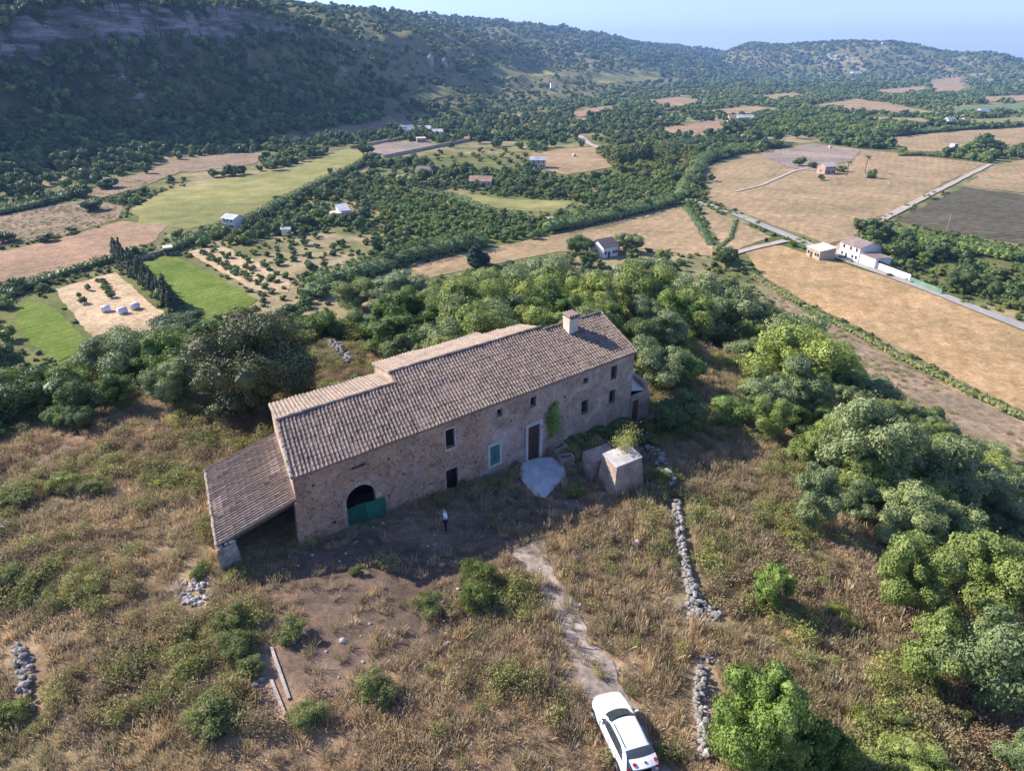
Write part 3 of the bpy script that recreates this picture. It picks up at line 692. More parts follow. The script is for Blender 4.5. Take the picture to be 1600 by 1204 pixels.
W2, Z2 = 5.62, ZE + 5.62 * TS        # right ridge
US = 7.95
def gable(u0, u1, prof, m, name='gable_wall'):
    b = MB(); b.hexa([hw(u0, w, z) for w, z in prof], [hw(u1, w, z) for w, z in prof]); return part(name, b, m)
# left gable, cross wall at the step, right gable, rear walls
gable(-.003, .6, [(.602, -2.4), (9.3, -2.4), (9.3, 4.45), (W1, Z1 - .12), (.602, ZE + .02)], M['gable'])
gable(US - .02, US + .5, [(W1 - .5, 3.5), (10.4, 3.5), (10.4, 4.86), (W2, Z2 - .12), (W1 - .5, Z1 - .25)], M['gable'], 'step_wall')
gable(L_H - .6, L_H + .003, [(.602, -3.6), (5.55, -3.6), (5.55, Z2 - .2), (.602, ZE + .02)], M['plaster'])
b = MB(); prism(.602, US - .022, 8.7, 9.3, -2.5, 4.4, b); part('rear_wall', b, M['stone'])
b = MB(); prism(US - .02, 17.6, 9.9, 10.4, -4.5, 4.85, b); prism(17.0, 17.6, 9.2, 9.898, -4.5, 5.0, b); prism(17.602, 21.3, 8.7, 9.2, -4.5, 5.1, b); part('rear_wall', b, M['stone'])
b = MB(); prism(21.0, 21.5, 5.6, 8.698, -4.5, 5.3, b); prism(21.502, L_H - .002, 5.1, 5.55, -4.5, Z2 - .25, b); part('rear_wall', b, M['stone'])
# dark floor inside so the openings look into a room
b = MB(); prism(.61, 27.1, .61, 8.6, -3.3, -1.55, b); part('floor_slab', b, M['wood'])
b = MB(); prism(.61, 7.9, 2.9, 3.1, -1.5, 4.5, b); prism(8.2, 27.1, 2.9, 3.1, -1.5, 4.5, b); part('inner_wall', b, M['void'])  # near-black: the unlit depth of the rooms is put into its colour

def tiled_roof(name, quad, m, pitch=.255, tl=.38, seed=1, parent=house, lift=.0, ridge_cap=True, amp=.052, clip=None):
    """barrel-tile roof: quad = eave start, eave end, ridge end, ridge start (world points).
    each column of half-round cover tiles is real geometry, every tile slightly displaced"""
    rng = np.random.default_rng(seed); A, B, C_, D = [np.array(p, float) for p in quad]
    n = max(2, int(round(np.linalg.norm(B - A) / pitch))); nt_ = max(2, int(round(max(np.linalg.norm(D - A), np.linalg.norm(C_ - B)) / tl)))
    nrm = np.cross(B - A, D - A); nrm /= np.linalg.norm(nrm)
    if nrm[2] < 0: nrm = -nrm
    gx_, gy_ = np.meshgrid(np.arange(42), np.arange(14), indexing='ij'); sag = (fbm(gx_ / 9 + seed, gy_ / 5, 3, seed) - .5) * .16
    V = []; F = []; T = []
    prof = [(0, 0), (.16, .02), (.30, .55), (.42, .95), (.5, 1.05), (.58, .95), (.70, .55), (.84, .02), (1, 0)]
    for i in range(n):
        jc = rng.normal() * .012; ctone = rng.normal() * .10
        for j in range(nt_):
            if clip and clip((i + .5) / n, (j + .5) / nt_): continue
            s0, s1 = j / nt_, (j + 1) / nt_; k = len(V); tone = float(np.clip(.5 + ctone * .6 + rng.normal() * .19, 0, 1))
            dx, dz, sk = rng.normal() * .010, abs(rng.normal()) * .010, rng.normal() * .012
            for s, e in ((s0 - .006, 1.18), (s1 + .006, .86)):
                for p, h in prof:
                    q = (i + p) / n; P = (A * (1 - q) + B * q) * (1 - s) + (D * (1 - q) + C_ * q) * s; P = P + nrm * sag[min(int(q * 40), 40)][min(int(max(s, 0) * 12), 12)]
                    side = (B - A) / np.linalg.norm(B - A) * (dx + jc + sk * (s - s0) * nt_)
                    V.append(P + nrm * (h * amp * e + dz + (.022 if e > 1 else 0)) + (side if .1 < p < .9 else 0))
            m_ = len(prof)
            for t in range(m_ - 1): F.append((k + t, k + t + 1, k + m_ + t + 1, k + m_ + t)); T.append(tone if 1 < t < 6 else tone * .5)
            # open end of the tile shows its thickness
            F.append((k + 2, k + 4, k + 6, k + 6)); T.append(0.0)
    F3 = [f if f[2] != f[3] else f[:3] for f in F]
    mb = MB(); mb.v = [tuple(v) for v in V]; mb.f = F3; mb.mi = [0] * len(F3); mb.tone = T
    # underside slab
    th = .09; lo = [A - nrm * th, B - nrm * th, C_ - nrm * th, D - nrm * th]; hi = [A - nrm * .006, B - nrm * .006, C_ - nrm * .006, D - nrm * .006]
    if not clip: mb.hexa([tuple(p) for p in lo], [tuple(p) for p in hi])
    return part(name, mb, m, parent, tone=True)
def ridge_caps(pts, m, parent, seed=3, r=.13, tl=.4):
    rng = np.random.default_rng(seed); mb = MB()
    for P, Q in zip(pts[:-1], pts[1:]):
        P, Q = np.array(P), np.array(Q); L = np.linalg.norm(Q - P); n = max(1, int(L / tl)); d = (Q - P) / L; s = np.cross(d, [0, 0, 1]); s /= np.linalg.norm(s)
        for i in range(n):
            a = P + d * L * i / n; b_ = P + d * L * (i + 1.08) / n; jit = rng.normal(size=3) * .012
            V = []
            for q, rr in ((a, r * 1.08), (b_, r * .9)):
                for t in np.linspace(0, math.pi, 6): V.append(tuple(q + jit + s * math.cos(t) * rr + np.array([0, 0, math.sin(t) * rr * .8])))
            mb.add(V, [(k, k + 1, k + 7, k + 6) for k in range(5)] + [(0, 1, 2, 3, 4, 5)], 0, float(rng.uniform(.1, .9)))
    return part('ridge_cap', mb, m, parent, tone=True)
OV = .22  # eave overhang
def rp(u, w, base_w=0, z=None): return hw(u, w, ZE + w * TS if z is None else z)
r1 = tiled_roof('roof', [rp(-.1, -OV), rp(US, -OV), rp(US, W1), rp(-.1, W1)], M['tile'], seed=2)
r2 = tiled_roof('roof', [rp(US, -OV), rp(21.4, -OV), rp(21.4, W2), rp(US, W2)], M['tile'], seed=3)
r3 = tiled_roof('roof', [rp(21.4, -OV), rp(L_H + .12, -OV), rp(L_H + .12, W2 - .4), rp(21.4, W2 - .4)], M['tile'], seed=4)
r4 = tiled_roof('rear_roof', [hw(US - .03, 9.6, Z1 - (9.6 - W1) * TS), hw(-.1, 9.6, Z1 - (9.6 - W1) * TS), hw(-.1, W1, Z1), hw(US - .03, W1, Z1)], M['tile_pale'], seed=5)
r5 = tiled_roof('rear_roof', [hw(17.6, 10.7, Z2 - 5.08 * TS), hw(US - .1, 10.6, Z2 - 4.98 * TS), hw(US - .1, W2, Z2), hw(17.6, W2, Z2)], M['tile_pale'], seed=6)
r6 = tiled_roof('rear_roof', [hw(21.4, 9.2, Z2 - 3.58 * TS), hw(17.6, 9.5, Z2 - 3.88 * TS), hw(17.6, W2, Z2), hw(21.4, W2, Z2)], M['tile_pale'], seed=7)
ridge_caps([hw(-.1, W1, Z1 + .04), hw(US, W1, Z1 + .04)], M['tile'], r1)
ridge_caps([hw(US - .1, W2, Z2 + .04), hw(21.4, W2, Z2 + .04)], M['tile'], r2)
ridge_caps([hw(21.4, W2 - .38, Z2 - .04), hw(L_H + .1, W2 - .38, Z2 - .04)], M['tile'], r3)
ridge_caps([hw(L_H + .08, -OV, ZE + .0), hw(L_H + .08, W2 - .4, Z2 - .06)], M['tile'], r3, 8, .10)
ridge_caps([hw(-.06, -OV, ZE - .0), hw(-.06, W1, Z1 + .02)], M['tile_pale'], r1, 9, .10)
# eave course of brick under the tiles
b = MB()
for i in range(118):
    u = .1 + i * .234
    if u < L_H - .1: prism(u, u + .15, -.16, -.004, ZE - .22 - .0, ZE - .15, b)
prism(.0, L_H, -.08, -.003, ZE - .30, ZE - .222, b)
part('eave_course', b, M['roof_brown'])
# chimney
cu, cw = 23.75, 4.35
b = MB(); prism(cu - .48, cu + .48, cw - .5, cw + .5, 5.4, 6.85, b); prism(cu - .54, cu + .54, cw - .56, cw + .56, 6.852, 6.95, b)
ch = part('chimney', b, M['cream_wall'])
b = MB()
for i in range(4):
    for q in (-.5, .3): part('chimney_brick', prism(cu - .42 + i * .28, cu - .42 + i * .28 + .1, cw + q, cw + q + .2, 6.952, 7.12), M['roof_red'], ch)
b = MB(); prism(cu - .55, cu + .55, cw - .58, cw + .58, 7.122, 7.2, b)
for i in range(4): b.tube([hw(cu - .42 + i * .28, cw - .55, 7.22), hw(cu - .42 + i * .28, cw + .55, 7.22)], .1, 6)
part('chimney_cap', b, M['roof_brown'], ch)
# openings
def frame(name, k, m, t=.14, proud=.05, parent=house, label=None, sill=True):
    u0, u1, z0, z1 = OPEN[k]; b = MB()
    prism(u0 - t, u0 + .002, -proud, .12, z0, z1, b); prism(u1 - .002, u1 + t, -proud, .12, z0, z1, b); prism(u0 - t, u1 + t, -proud, .12, z1 + .002, z1 + t + .04, b)
    if sill: prism(u0 - t - .05, u1 + t + .05, -proud - .05, .2, z0 - .12, z0 - .002, b)
    o = part(name, b, m, parent)
    if label: o['label'] = label
    return o
def leaf(name, u0, u1, z0, z1, w, m, parent, planks=0, th=.05):
    b = MB(); prism(u0, u1, w, w + th, z0, z1, b)
    if planks:
        for i in range(planks): q = u0 + (u1 - u0) * (i + .5) / planks; prism(q - (u1 - u0) / planks * .42, q + (u1 - u0) / planks * .42, w - .02, w - .002, z0 + .02, z1 - .02, b)
        for z in (z0 + (z1 - z0) * .15, z0 + (z1 - z0) * .85): prism(u0 + .01, u1 - .01, w - .035, w - .022, z - .05, z + .05, b)
    return part(name, b, m, parent)
o = frame('window', 'gwin', M['trim'], .16, label='small ground floor window with closed teal shutters and pale frame'); a = OPEN['gwin']; mid = (a[0] + a[1]) / 2
leaf('shutter', a[0] + .01, mid - .01, a[2] + .02, a[3] - .02, .02, M['teal'], o, 4); leaf('shutter', mid + .01, a[1] - .01, a[2] + .02, a[3] - .02, .02, M['teal'], o, 4)
o = frame('main_door', 'portal', M['trim'], .24, .07, label='tall wooden main door in a pale dressed stone frame', sill=False); a = OPEN['portal']
leaf('door_leaf', a[0] + .01, (a[0] + a[1]) / 2 - .005, a[2], a[3] - .02, .18, M['wood'], o, 3); leaf('door_leaf', (a[0] + a[1]) / 2 + .005, a[1] - .01, a[2], a[3] - .02, .18, M['wood'], o, 3)
o = frame('door', 'door1', M['block'], .12, .02, label='low dark doorway near the arch', sill=False); a = OPEN['door1']; leaf('door_leaf', a[0] + .02, a[1] - .02, a[2], a[3] - .02, .30, M['void'], o, 4)  # near-black leaf: the dark of the doorway is put into its colour
o = frame('window', 'win1', M['trim'], .07, .012, label='upper window above the low doorway'); a = OPEN['win1']; leaf('shutter', a[0] + .01, a[1] - .01, a[2], a[3], .34, M['void'], o, 2)  # leaf painted near-black for the shade inside the window opening
for k, t in (('w3', .10), ('w4', .10), ('w5', .10), ('s2', .08), ('s1', .05), ('s3', .06)):
    o = frame('window', k, M['block'], t, .015); a = OPEN[k]; leaf('pane', a[0] + .01, a[1] - .01, a[2], a[3], .38, M['dark_pane'], o)
    if k in ('w3', 'w4'): leaf('shutter', a[0] + .02, a[0] + (a[1] - a[0]) * .48, a[2] + .02, a[3] - .02, .22, M['wood'], o, 2)
# arch surround and gate
b = MB(); r0, r1_, c_ = .95, 1.22, 3.81; zs = 2.42 - .95; N_ = 15
for i in range(N_):
    a0, a1 = math.pi * i / N_ + .015, math.pi * (i + 1) / N_ - .015
    P = [(c_ + r0 * math.cos(a0), zs + r0 * math.sin(a0)), (c_ + r1_ * math.cos(a0), zs + r1_ * math.sin(a0)), (c_ + r1_ * math.cos(a1), zs + r1_ * math.sin(a1)), (c_ + r0 * math.cos(a1), zs + r0 * math.sin(a1))]
    b.hexa([hw(u, -.03, z) for u, z in P], [hw(u, .3, z) for u, z in P])
for i in range(5):
    z0 = -.9 + i * .47
    for s, u in ((0, c_ - r1_), (1, c_ + r0)): prism(u, u + .27 + (.12 if (i + s) % 2 else 0) * (1 if s else 1), -.028, .3, z0, z0 + .45, b)
part('arch_surround', b, M['block'])
def gate(u0, u1, m, w=-.12, open_ang=0.0, name='gate_leaf', parent=None):
    g0 = ground_at(u0) + .08; zt = g0 + 1.28; b = MB(); c, s = math.cos(open_ang), math.sin(open_ang)
    def P(t, z, q=0): return hw(u0 + (u1 - u0) * t * c, w - (u1 - u0) * t * s - q, z)
    for t in (0, 1): b.tube([P(t, g0), P(t, zt)], .03, 6)
    for z in (g0 + .05, (g0 + zt) / 2, zt): b.tube([P(0, z), P(1, z)], .025, 6)
    V = [P(0, g0 + .07), P(1, g0 + .07), P(1, zt - .04), P(0, zt - .04)]; V2 = [P(0, g0 + .07, .02), P(1, g0 + .07, .02), P(1, zt - .04, .02), P(0, zt - .04, .02)]
    b.hexa(V, V2)
    for i in range(9): t = (i + .5) / 9; b.tube([P(t, g0 + .07, .03), P(t, zt - .04, .03)], .012, 4)
    return b
gt = empty('gate', hw(2.9, -.2, ground_at(3)), label='low green sheet gate across the arched entrance of the farmhouse', cat='gate')
def gpart(name, b, m):
    o = link(name, b.mesh(name, m)); o.parent = gt; o.matrix_parent_inverse = Matrix.Translation(gt.location).inverted(); return o
gpart('gate_leaf', gate(2.9, 4.05, None), mat('dark_green_mesh', (.01, .07, .05), (.02, .11, .08), 6, .7, world_co=False)); gpart('gate_leaf', gate(4.07, 5.3, None, w=-.16, open_ang=.12), M['green_paint'])

# buttress at the near corner
b = MB()
prof = [(-.0, -.02), (.62, -.02)]
lo = [hw(-.35, -.28, -.6), hw(.75, -.28, -.6), hw(.75, -.006, -.6), hw(-.35, .8, -.6)]; hi = [hw(-.10, -.05, 2.9), hw(.62, -.05, 2.9), hw(.62, -.005, 2.9), hw(-.10, .6, 2.9)]
b.hexa(lo, hi); part('buttress', b, M['stone'])

# lean-to shed on the left gable
sh = part('lean_to', MB().hexa([hw(-4.35, 8.0, -2), hw(-.01, 8.0, -2), hw(-.01, 8.4, -2), hw(-4.35, 8.4, -2)], [hw(-4.35, 8.0, 1.85), hw(-.01, 8.0, 2.75), hw(-.01, 8.4, 2.75), hw(-4.35, 8.4, 1.85)]), M['stone'])
b = MB(); b.hexa([hw(-4.55, 1.3, -2), hw(-4.15, 1.3, -2), hw(-4.15, 7.99, -2), hw(-4.55, 7.99, -2)], [hw(-4.52, 1.3, 1.82), hw(-4.15, 1.3, 1.9), hw(-4.15, 7.99, 1.9), hw(-4.52, 7.99, 1.82)]); part('side_wall', b, M['stone'], sh)
tiled_roof('shed_roof', [hw(-4.5, .35, 1.98), hw(-4.75, 8.5, 1.98), hw(0.0, 8.5, 2.98), hw(.02, .15, 3.02)], M['tile'], pitch=.25, tl=.36, seed=12, parent=sh, amp=.06)
ridge_caps([hw(-4.5, .3, 2.02), hw(-4.7, 8.5, 2.02)], M['tile_pale'], sh, 13, .08)
b = MB(); b.box(hw(-2.2, .42, 2.32), (.01, .01, .01)); b = MB()
b.hexa([hw(-4.4, .38, 1.70), hw(-4.4, .56, 1.70), hw(-.05, .42, 2.68), hw(-.05, .24, 2.68)], [hw(-4.4, .38, 1.86), hw(-4.4, .56, 1.86), hw(-.05, .42, 2.86), hw(-.05, .24, 2.86)])
for i in range(6):
    u = -4.0 + i * .75; z = 1.80 + (u + 4.4) * .228; b.tube([hw(u, .5, z - .02), hw(u, 7.9, z - .02)], .06, 5)
part('beam', b, M['wood'], sh)
b = MB(); b.hexa([hw(-4.6, .02, -.8), hw(-3.3, .02, -.8), hw(-3.3, 1.25, -.8), hw(-4.6, 1.25, -.8)], [hw(-4.5, .22, 1.72), hw(-3.55, .22, 1.80), hw(-3.6, 1.1, 1.80), hw(-4.5, 1.1, 1.72)])
part('pillar', b, M['dry_stone'], sh)
b = MB()
for i, (u, z, s) in enumerate(((-4.35, 1.86, .2), (-4.0, 1.9, .17), (-3.75, 1.92, .24), (-3.6, 1.86, .15))): b.box(hw(u, .3, z), (s, s * .8, s * .6), .3 * i)
part('capstone', b, M['pale_rock'], sh)

# small annex at the right-hand end
b = MB(); prism(L_H + .01, L_H + 2.3, -.1, .3, -4, .55, b); prism(L_H + 1.9, L_H + 2.3, .302, 3.6, -4, 1.2, b); prism(L_H + .01, L_H + 1.9, 3.2, 3.6, -4, 1.9, b)
ax = part('annex_wall', b, M['plaster'])
b = MB(); prism(L_H + .25, L_H + .85, -.16, -.102, -2.6, .25, b); part('annex_door', b, mat('rust_brown_door', (.10, .045, .03), (.16, .07, .05), 4, .8, world_co=False), ax)
b = MB(); b.hexa([hw(L_H + .02, .31, 1.0), hw(L_H + 1.88, .31, .55), hw(L_H + 1.88, 3.18, 1.0), hw(L_H + .02, 3.18, 1.9)], [hw(L_H + .02, .31, 1.1), hw(L_H + 1.88, .31, .65), hw(L_H + 1.88, 3.18, 1.1), hw(L_H + .02, 3.18, 2.0)]); part('annex_roof', b, M['cream_wall'], ax)

# ================================================================== YARD OBJECTS
def irregular_stone(mb, c, r, rng, flat=.7):
    iv, it = ico(1); S = rng.uniform(.7, 1.3, 3) * r; S[2] *= flat; a = rng.uniform(0, 6.28); ca, sa = math.cos(a), math.sin(a)
    v = iv * (1 + rng.normal(size=(len(iv), 1)) * .13) * S; v = np.column_stack([v[:, 0] * ca - v[:, 1] * sa, v[:, 0] * sa + v[:, 1] * ca, v[:, 2]]) + np.array(c)
    mb.add(v.tolist(), [tuple(t) for t in it])
def stone_line(name, px, width, height, r, label, seed, m='dry_stone', cat='stone wall', spill=.0, dens=1.0, world=None):
    rng = np.random.default_rng(seed); P = [np.array(p) for p in (world or xy(px))]; mb = MB()
    for a, b_ in zip(P[:-1], P[1:]):
        L = np.linalg.norm(b_ - a); d = (b_ - a) / L; n = np.array([-d[1], d[0]])
        lay = max(1, int(height / (r * .95)))
        for k in range(int(L / r * (width / r) * lay * .42 * dens)):
            t, w = rng.uniform(0, L), rng.normal() * width * .3 if spill else rng.uniform(-.5, .5) * width; q = a + d * t + n * w
            hh = height * (.75 + .5 * float(fbm(q[0] / 1.2, q[1] / 1.2, 2, 4))) * (1 - abs(w / width) * .5)
            if spill: hh *= max(0, 1 - abs(w) / (width * .7))
            hh *= .35 + .9 * float(fbm(q[0] / .9 + 5, q[1] / .9, 2, 14))
            irregular_stone(mb, (q[0], q[1], float(Hf(q[0], q[1])) - .03 + rng.uniform(0, 1) * hh), r * rng.uniform(.5, 1.05), rng)
    o = link(name, mb.mesh(name, M[m])); return tag(o, label, cat)
stone_line('dry_stone_wall', [(1056, 786), (1064, 850), (1074, 905), (1085, 950)], .42, .55, .17, 'long pale dry-stone wall running down through dry grass from the stone cistern', 1, dens=2.2)
stone_line('rubble_pile', [(1075, 938), (1120, 966)], 2.2, .45, .20, 'heap of fallen rubble at the lower end of the long dry-stone wall', 2, spill=1, cat='rubble')
stone_line('dry_stone_wall', [(1096, 1045), (1092, 1090), (1098, 1140), (1102, 1185)], .42, .55, .16, 'short pale dry-stone wall beside the leafy fig bush', 3, dens=1.6)
stone_line('rubble_pile', [(1095, 1020), (1125, 1035)], 1.2, .35, .16, 'small scatter of stones above the fig bush', 4, spill=1, cat='rubble')
stone_line('dry_stone_wall', [(30, 1012), (44, 1060), (38, 1115)], .55, .5, .18, 'grey stone wall remnant in weeds at the far left', 5, dens=1.2)
stone_line('dry_stone_wall', [(520, 543), (536, 556), (550, 572)], .9, 1.0, .24, 'ruined stone wall behind the house beside the large grey oak', 6, dens=1.3)
stone_line('dry_stone_wall', [(1008, 700), (1028, 715), (1040, 745), (1046, 770)], .9, .9, .26, 'tumbled overgrown stone wall right of the stone cistern', 7, dens=.9)
stone_line('rubble_pile', [(300, 900), (312, 925), (296, 945)], 1.9, .28, .15, 'white rubble patch below the lean-to shed', 8, m='pale_rock', spill=1, cat='rubble')
stone_line('rubble_pile', [(395, 1078), (412, 1062)], .5, .25, .15, 'few grey stones lying beside the two concrete kerbs', 9, spill=1, cat='rubble')
def lone_stone(u, v, r, label, seed, m='pale_rock', name='boulder'):
    rng = np.random.default_rng(seed); mb = MB(); p = hit(u, v)
    iv, it = ico(2); n = 1 + .18 * (fbm(iv[:, 0] * 1.5 + seed, iv[:, 1] * 1.5 + iv[:, 2], 3, seed)[:, None] - .5) * 2; mb.add((iv * n * r * np.array([1.1, .85, .8]) + p + [0, 0, r * .4]).tolist(), [tuple(t) for t in it])
    return tag(link(name, mb.mesh(name, M[m])), label, 'boulder')
lone_stone(1140, 908, .34, 'round grey boulder between the long wall and the dark green bush', 1)
lone_stone(536, 1002, .17, 'small white stone in the bare yard right of the green shrubs', 2)
lone_stone(690, 884, .16, 'white lump of debris lying in the shaded yard', 3)
lone_stone(712, 879, .12, 'flat pale scrap in the shaded yard beside the white debris', 4)
def slab_between(name, a, b_, w, h, m, label, cat, lift=0):
    A, B = hit(*a), hit(*b_); d = (B - A)[:2]; d /= np.linalg.norm(d); n = np.array([-d[1], d[0]]) * w / 2; mb = MB()
    z0, z1 = A[2] + lift, B[2] + lift
    lo = [(A[0] - n[0], A[1] - n[1], z0 - .1), (B[0] - n[0], B[1] - n[1], z1 - .1), (B[0] + n[0], B[1] + n[1], z1 - .1), (A[0] + n[0], A[1] + n[1], z0 - .1)]
    mb.hexa(lo, [(x, y, z + .1 + h) for x, y, z in lo]); return tag(link(name, mb.mesh(name, M[m])), label, cat)
slab_between('concrete_kerb', (424, 1012), (452, 1092), .14, .09, 'greywood', 'right one of two thin parallel kerbs by the green shrubs', 'kerb')
slab_between('concrete_kerb', (424, 1062), (446, 1118), .13, .07, 'greywood', 'left shorter one of two thin parallel kerbs by the green shrubs', 'kerb')
slab_between('stone_trough', (-8, 836), (14, 822), .5, .4, 'dry_stone', 'weathered stone block cut by the left frame edge', 'stone block')
slab_between('marker_post', (992, 862), (994, 858), .16, .75, 'pale_rock', 'small white post standing in the dry grass before the cistern', 'post')
# concrete apron
ap = xy([(815, 722), (838, 715), (862, 714), (882, 730), (886, 742), (872, 758), (852, 778), (838, 776), (822, 762), (811, 744)])
drape('concrete_slab', ap, M['concrete'], .05, step=.5, rag=.5)
# battered stone cistern
def solve_c(px, h): P = atz(*px, h); return P
g0 = float(hit(962, 772)[2]); c_base = [hit(962, 772), hit(1014, 752), None, hit(924, 724)]
zt = g0 + 2.35
T = [solve_c((964, 729), zt), solve_c((1003, 713), zt), None, solve_c((942, 708), zt)]
T[2] = T[1] + (T[3] - T[0]); 
B0 = [np.array([T[0][0], T[0][1]]), np.array([T[1][0], T[1][1]]), np.array([T[2][0], T[2][1]]), np.array([T[3][0], T[3][1]])]
cen = sum(B0) / 4; BB = [cen + (p - cen) * 1.32 for p in B0]
cist = empty('stone_cistern', (cen[0], cen[1], g0), label='square battered stone cistern with weeds growing on its top', cat='cistern')
def cpart(name, b, m):
    o = link(name, b.mesh(name, m)); o.parent = cist; o.matrix_parent_inverse = Matrix.Translation(cist.location).inverted(); return o
b = MB(); b.hexa([(p[0], p[1], g0 - .8) for p in BB], [(p[0], p[1], zt - .1) for p in B0]); cpart('body', b, M['block'])
b = MB(); b.hexa([(*(cen + (p - cen) * 1.04), zt - .098) for p in B0], [(*(cen + (p - cen) * 1.04), zt) for p in B0]); cpart('rim', b, M['trim'])
e1 = (T[3] - T[0])[:2]; e2 = (T[1] - T[0])[:2]; e1 /= np.linalg.norm(e1); e2 /= np.linalg.norm(e2); q0 = B0[3] + e1 * .35
b = MB(); ring_ = [q0 - e2 * .55, q0 + e2 * 1.6, q0 + e2 * 1.6 + e1 * 1.5, q0 - e2 * .55 + e1 * 1.5]; b.hexa([(*(p + (p - q0) * .08), g0 - .8) for p in ring_], [(*p, zt - .75) for p in ring_]); cpart('lower_block', b, M['block'])
CIST = (cen, zt)
# stone troughs beside the door apron
for i, (u, v, rz, s, lb) in enumerate(((872, 700, .7, 1.0, 'narrow stone trough standing against the facade right of the main door'), (884, 716, .3, .8, 'squat stone basin between the door apron and the cistern'))):
    p = hit(u, v + 8); b = MB(); o = empty('stone_trough', p, rz, label=lb, cat='trough')
    for q, dd in (((0, -.28, .3), (1.3 * s, .12, .7)), ((0, .28, .3), (1.3 * s, .12, .7)), ((-.59 * s, 0, .3), (.12, .44, .7)), ((.59 * s, 0, .3), (.12, .44, .7)), ((0, 0, .1), (1.06 * s, .44, .2))): b.box(q, dd)
    x = link('basin', b.mesh('basin', M['block'])); x.parent = o
    b = MB(); b.box((0, 0, .02), (1.5 * s, .8, .1)); x = link('plinth', b.mesh('plinth', M['dry_stone'])); x.parent = o

# ================================================================== CAR
def build_car():
    fl, rl = hit(927, 1126), hit(961, 1200)
    d = (fl - rl)[:2]; CS = .94; yaw = math.atan2(d[1], d[0]); left = np.array([-math.sin(yaw), math.cos(yaw)])
    c = (fl[:2] + rl[:2]) / 2 - left * .80 + np.array([math.cos(yaw), math.sin(yaw)]) * -.05
    z = float(Hf(c[0], c[1])); car = empty('car', (c[0], c[1], z + .03), yaw, label='white hatchback parked on the dirt track with its tailgate raised', cat='car')
    paint, nt, bs = newmat('white_car_paint'); bs.inputs['Base Color'].default_value = (.66, .67, .69, 1); bs.inputs['Roughness'].default_value = .28; bs.inputs['Coat Weight'].default_value = .6; bs.inputs['Specular IOR Level'].default_value = .5
    glass, nt, bs = newmat('tinted_glass'); bs.inputs['Base Color'].default_value = (.03, .04, .045, 1); bs.inputs['Roughness'].default_value = .08; bs.inputs['Specular IOR Level'].default_value = .7
    rub, nt, bs = newmat('black_rubber'); bs.inputs['Base Color'].default_value = (.02, .02, .02, 1); bs.inputs['Roughness'].default_value = .8
    rim, nt, bs = newmat('alloy_rim'); bs.inputs['Base Color'].default_value = (.5, .5, .52, 1); bs.inputs['Metallic'].default_value = .8; bs.inputs['Roughness'].default_value = .35
    red, nt, bs = newmat('red_lamp_glass'); bs.inputs['Base Color'].default_value = (.35, .01, .01, 1); bs.inputs['Roughness'].default_value = .2
    clr, nt, bs = newmat('headlamp_glass'); bs.inputs['Base Color'].default_value = (.45, .47, .5, 1); bs.inputs['Roughness'].default_value = .1
    def cp(name, b, m, parent=car, **k):
        o = link(name, b.mesh(name, m, **k)); o.parent = parent; return o
    # lower body loft
    st = [(2.20, .36, .40, .56), (2.14, .56, .30, .66), (1.98, .73, .24, .76), (1.68, .86, .22, .84), (1.2, .90, .22, .90), (.9, .90, .22, .935), (.4, .90, .22, .95), (-.3, .90, .22, .96), (-.9, .90, .22, .975), (-1.35, .89, .22, .985), (-1.7, .87, .24, .99), (-1.95, .84, .28, .985), (-2.08, .78, .34, .90), (-2.14, .70, .40, .70)]
    b = MB(); rows = []
    for x, w, zb, zt_ in st:
        cr = .035 if x > .9 else .0; dip = x < -1.42 and x > -2.1
        half = [(w * .84, zb), (w * .97, zb + .12), (w, zb + (zt_ - zb) * .55), (w * .965, zt_ - .07), (w * .86, zt_ - .005), (w * .80, .50 if dip else zt_ + cr * .6), (0, .48 if dip else zt_ + cr)]
        rows.append([(x, -y, z_) for y, z_ in half] + [(x, y, z_) for y, z_ in half[::-1][1:]])
    n = len(rows[0]); V = [v for r_ in rows for v in r_]
    F = [(i * n + k, i * n + k + 1, (i + 1) * n + k + 1, (i + 1) * n + k) for i in range(len(rows) - 1) for k in range(n - 1)]
    F += [(i * n + n - 1, i * n, (i + 1) * n, (i + 1) * n + n - 1) for i in range(len(rows) - 1)]
    F += [tuple(range(n)), tuple((len(rows) - 1) * n + k for k in range(n))[::-1]]
    b.add(V, F)
    # wheel arches darkened by real black liners are separate; greenhouse shell
    gh = [(.98, .74, .935, .935), (.86, .745, .94, .99), (.22, .66, .95, 1.36), (.0, .625, .95, 1.415), (-.5, .62, .96, 1.435), (-1.0, .61, .965, 1.425), (-1.42, .60, .97, 1.385)]
    rows = []
    for x, wt, zb, zr in gh:
        wb = .80; half = [(wb, zb), (wb - (wb - wt) * .45, zb + (zr - zb) * .5), (wt, zr - .05 if zr > 1 else zr - .002), (wt * .86, zr - .008), (0, zr + .022)]
        rows.append([(x, -y, z_) for y, z_ in half] + [(x, y, z_) for y, z_ in half[::-1][1:]])
    n = len(rows[0]); V = [v for r_ in rows for v in r_]; b.add(V, [(i * n + k, i * n + k + 1, (i + 1) * n + k + 1, (i + 1) * n + k) for i in range(len(rows) - 1) for k in range(n - 1)])
    for s in (-1, 1):  # rear quarter pillars beside the open boot
        b.add([(-1.42, s * .60, 1.37), (-1.42, s * .80, .97), (-1.98, s * .80, .97), (-1.62, s * .64, 1.28), (-1.42, s * .52, 1.37), (-1.42, s * .70, .97), (-1.98, s * .70, .97), (-1.62, s * .56, 1.28)], [(0, 1, 2, 3), (4, 7, 6, 5), (2, 6, 7, 3), (0, 3, 7, 4)])
    body = cp('body', b, paint, smooth=True); body.modifiers.new('ss', 'SUBSURF').levels = 1; body.modifiers['ss'].render_levels = 2
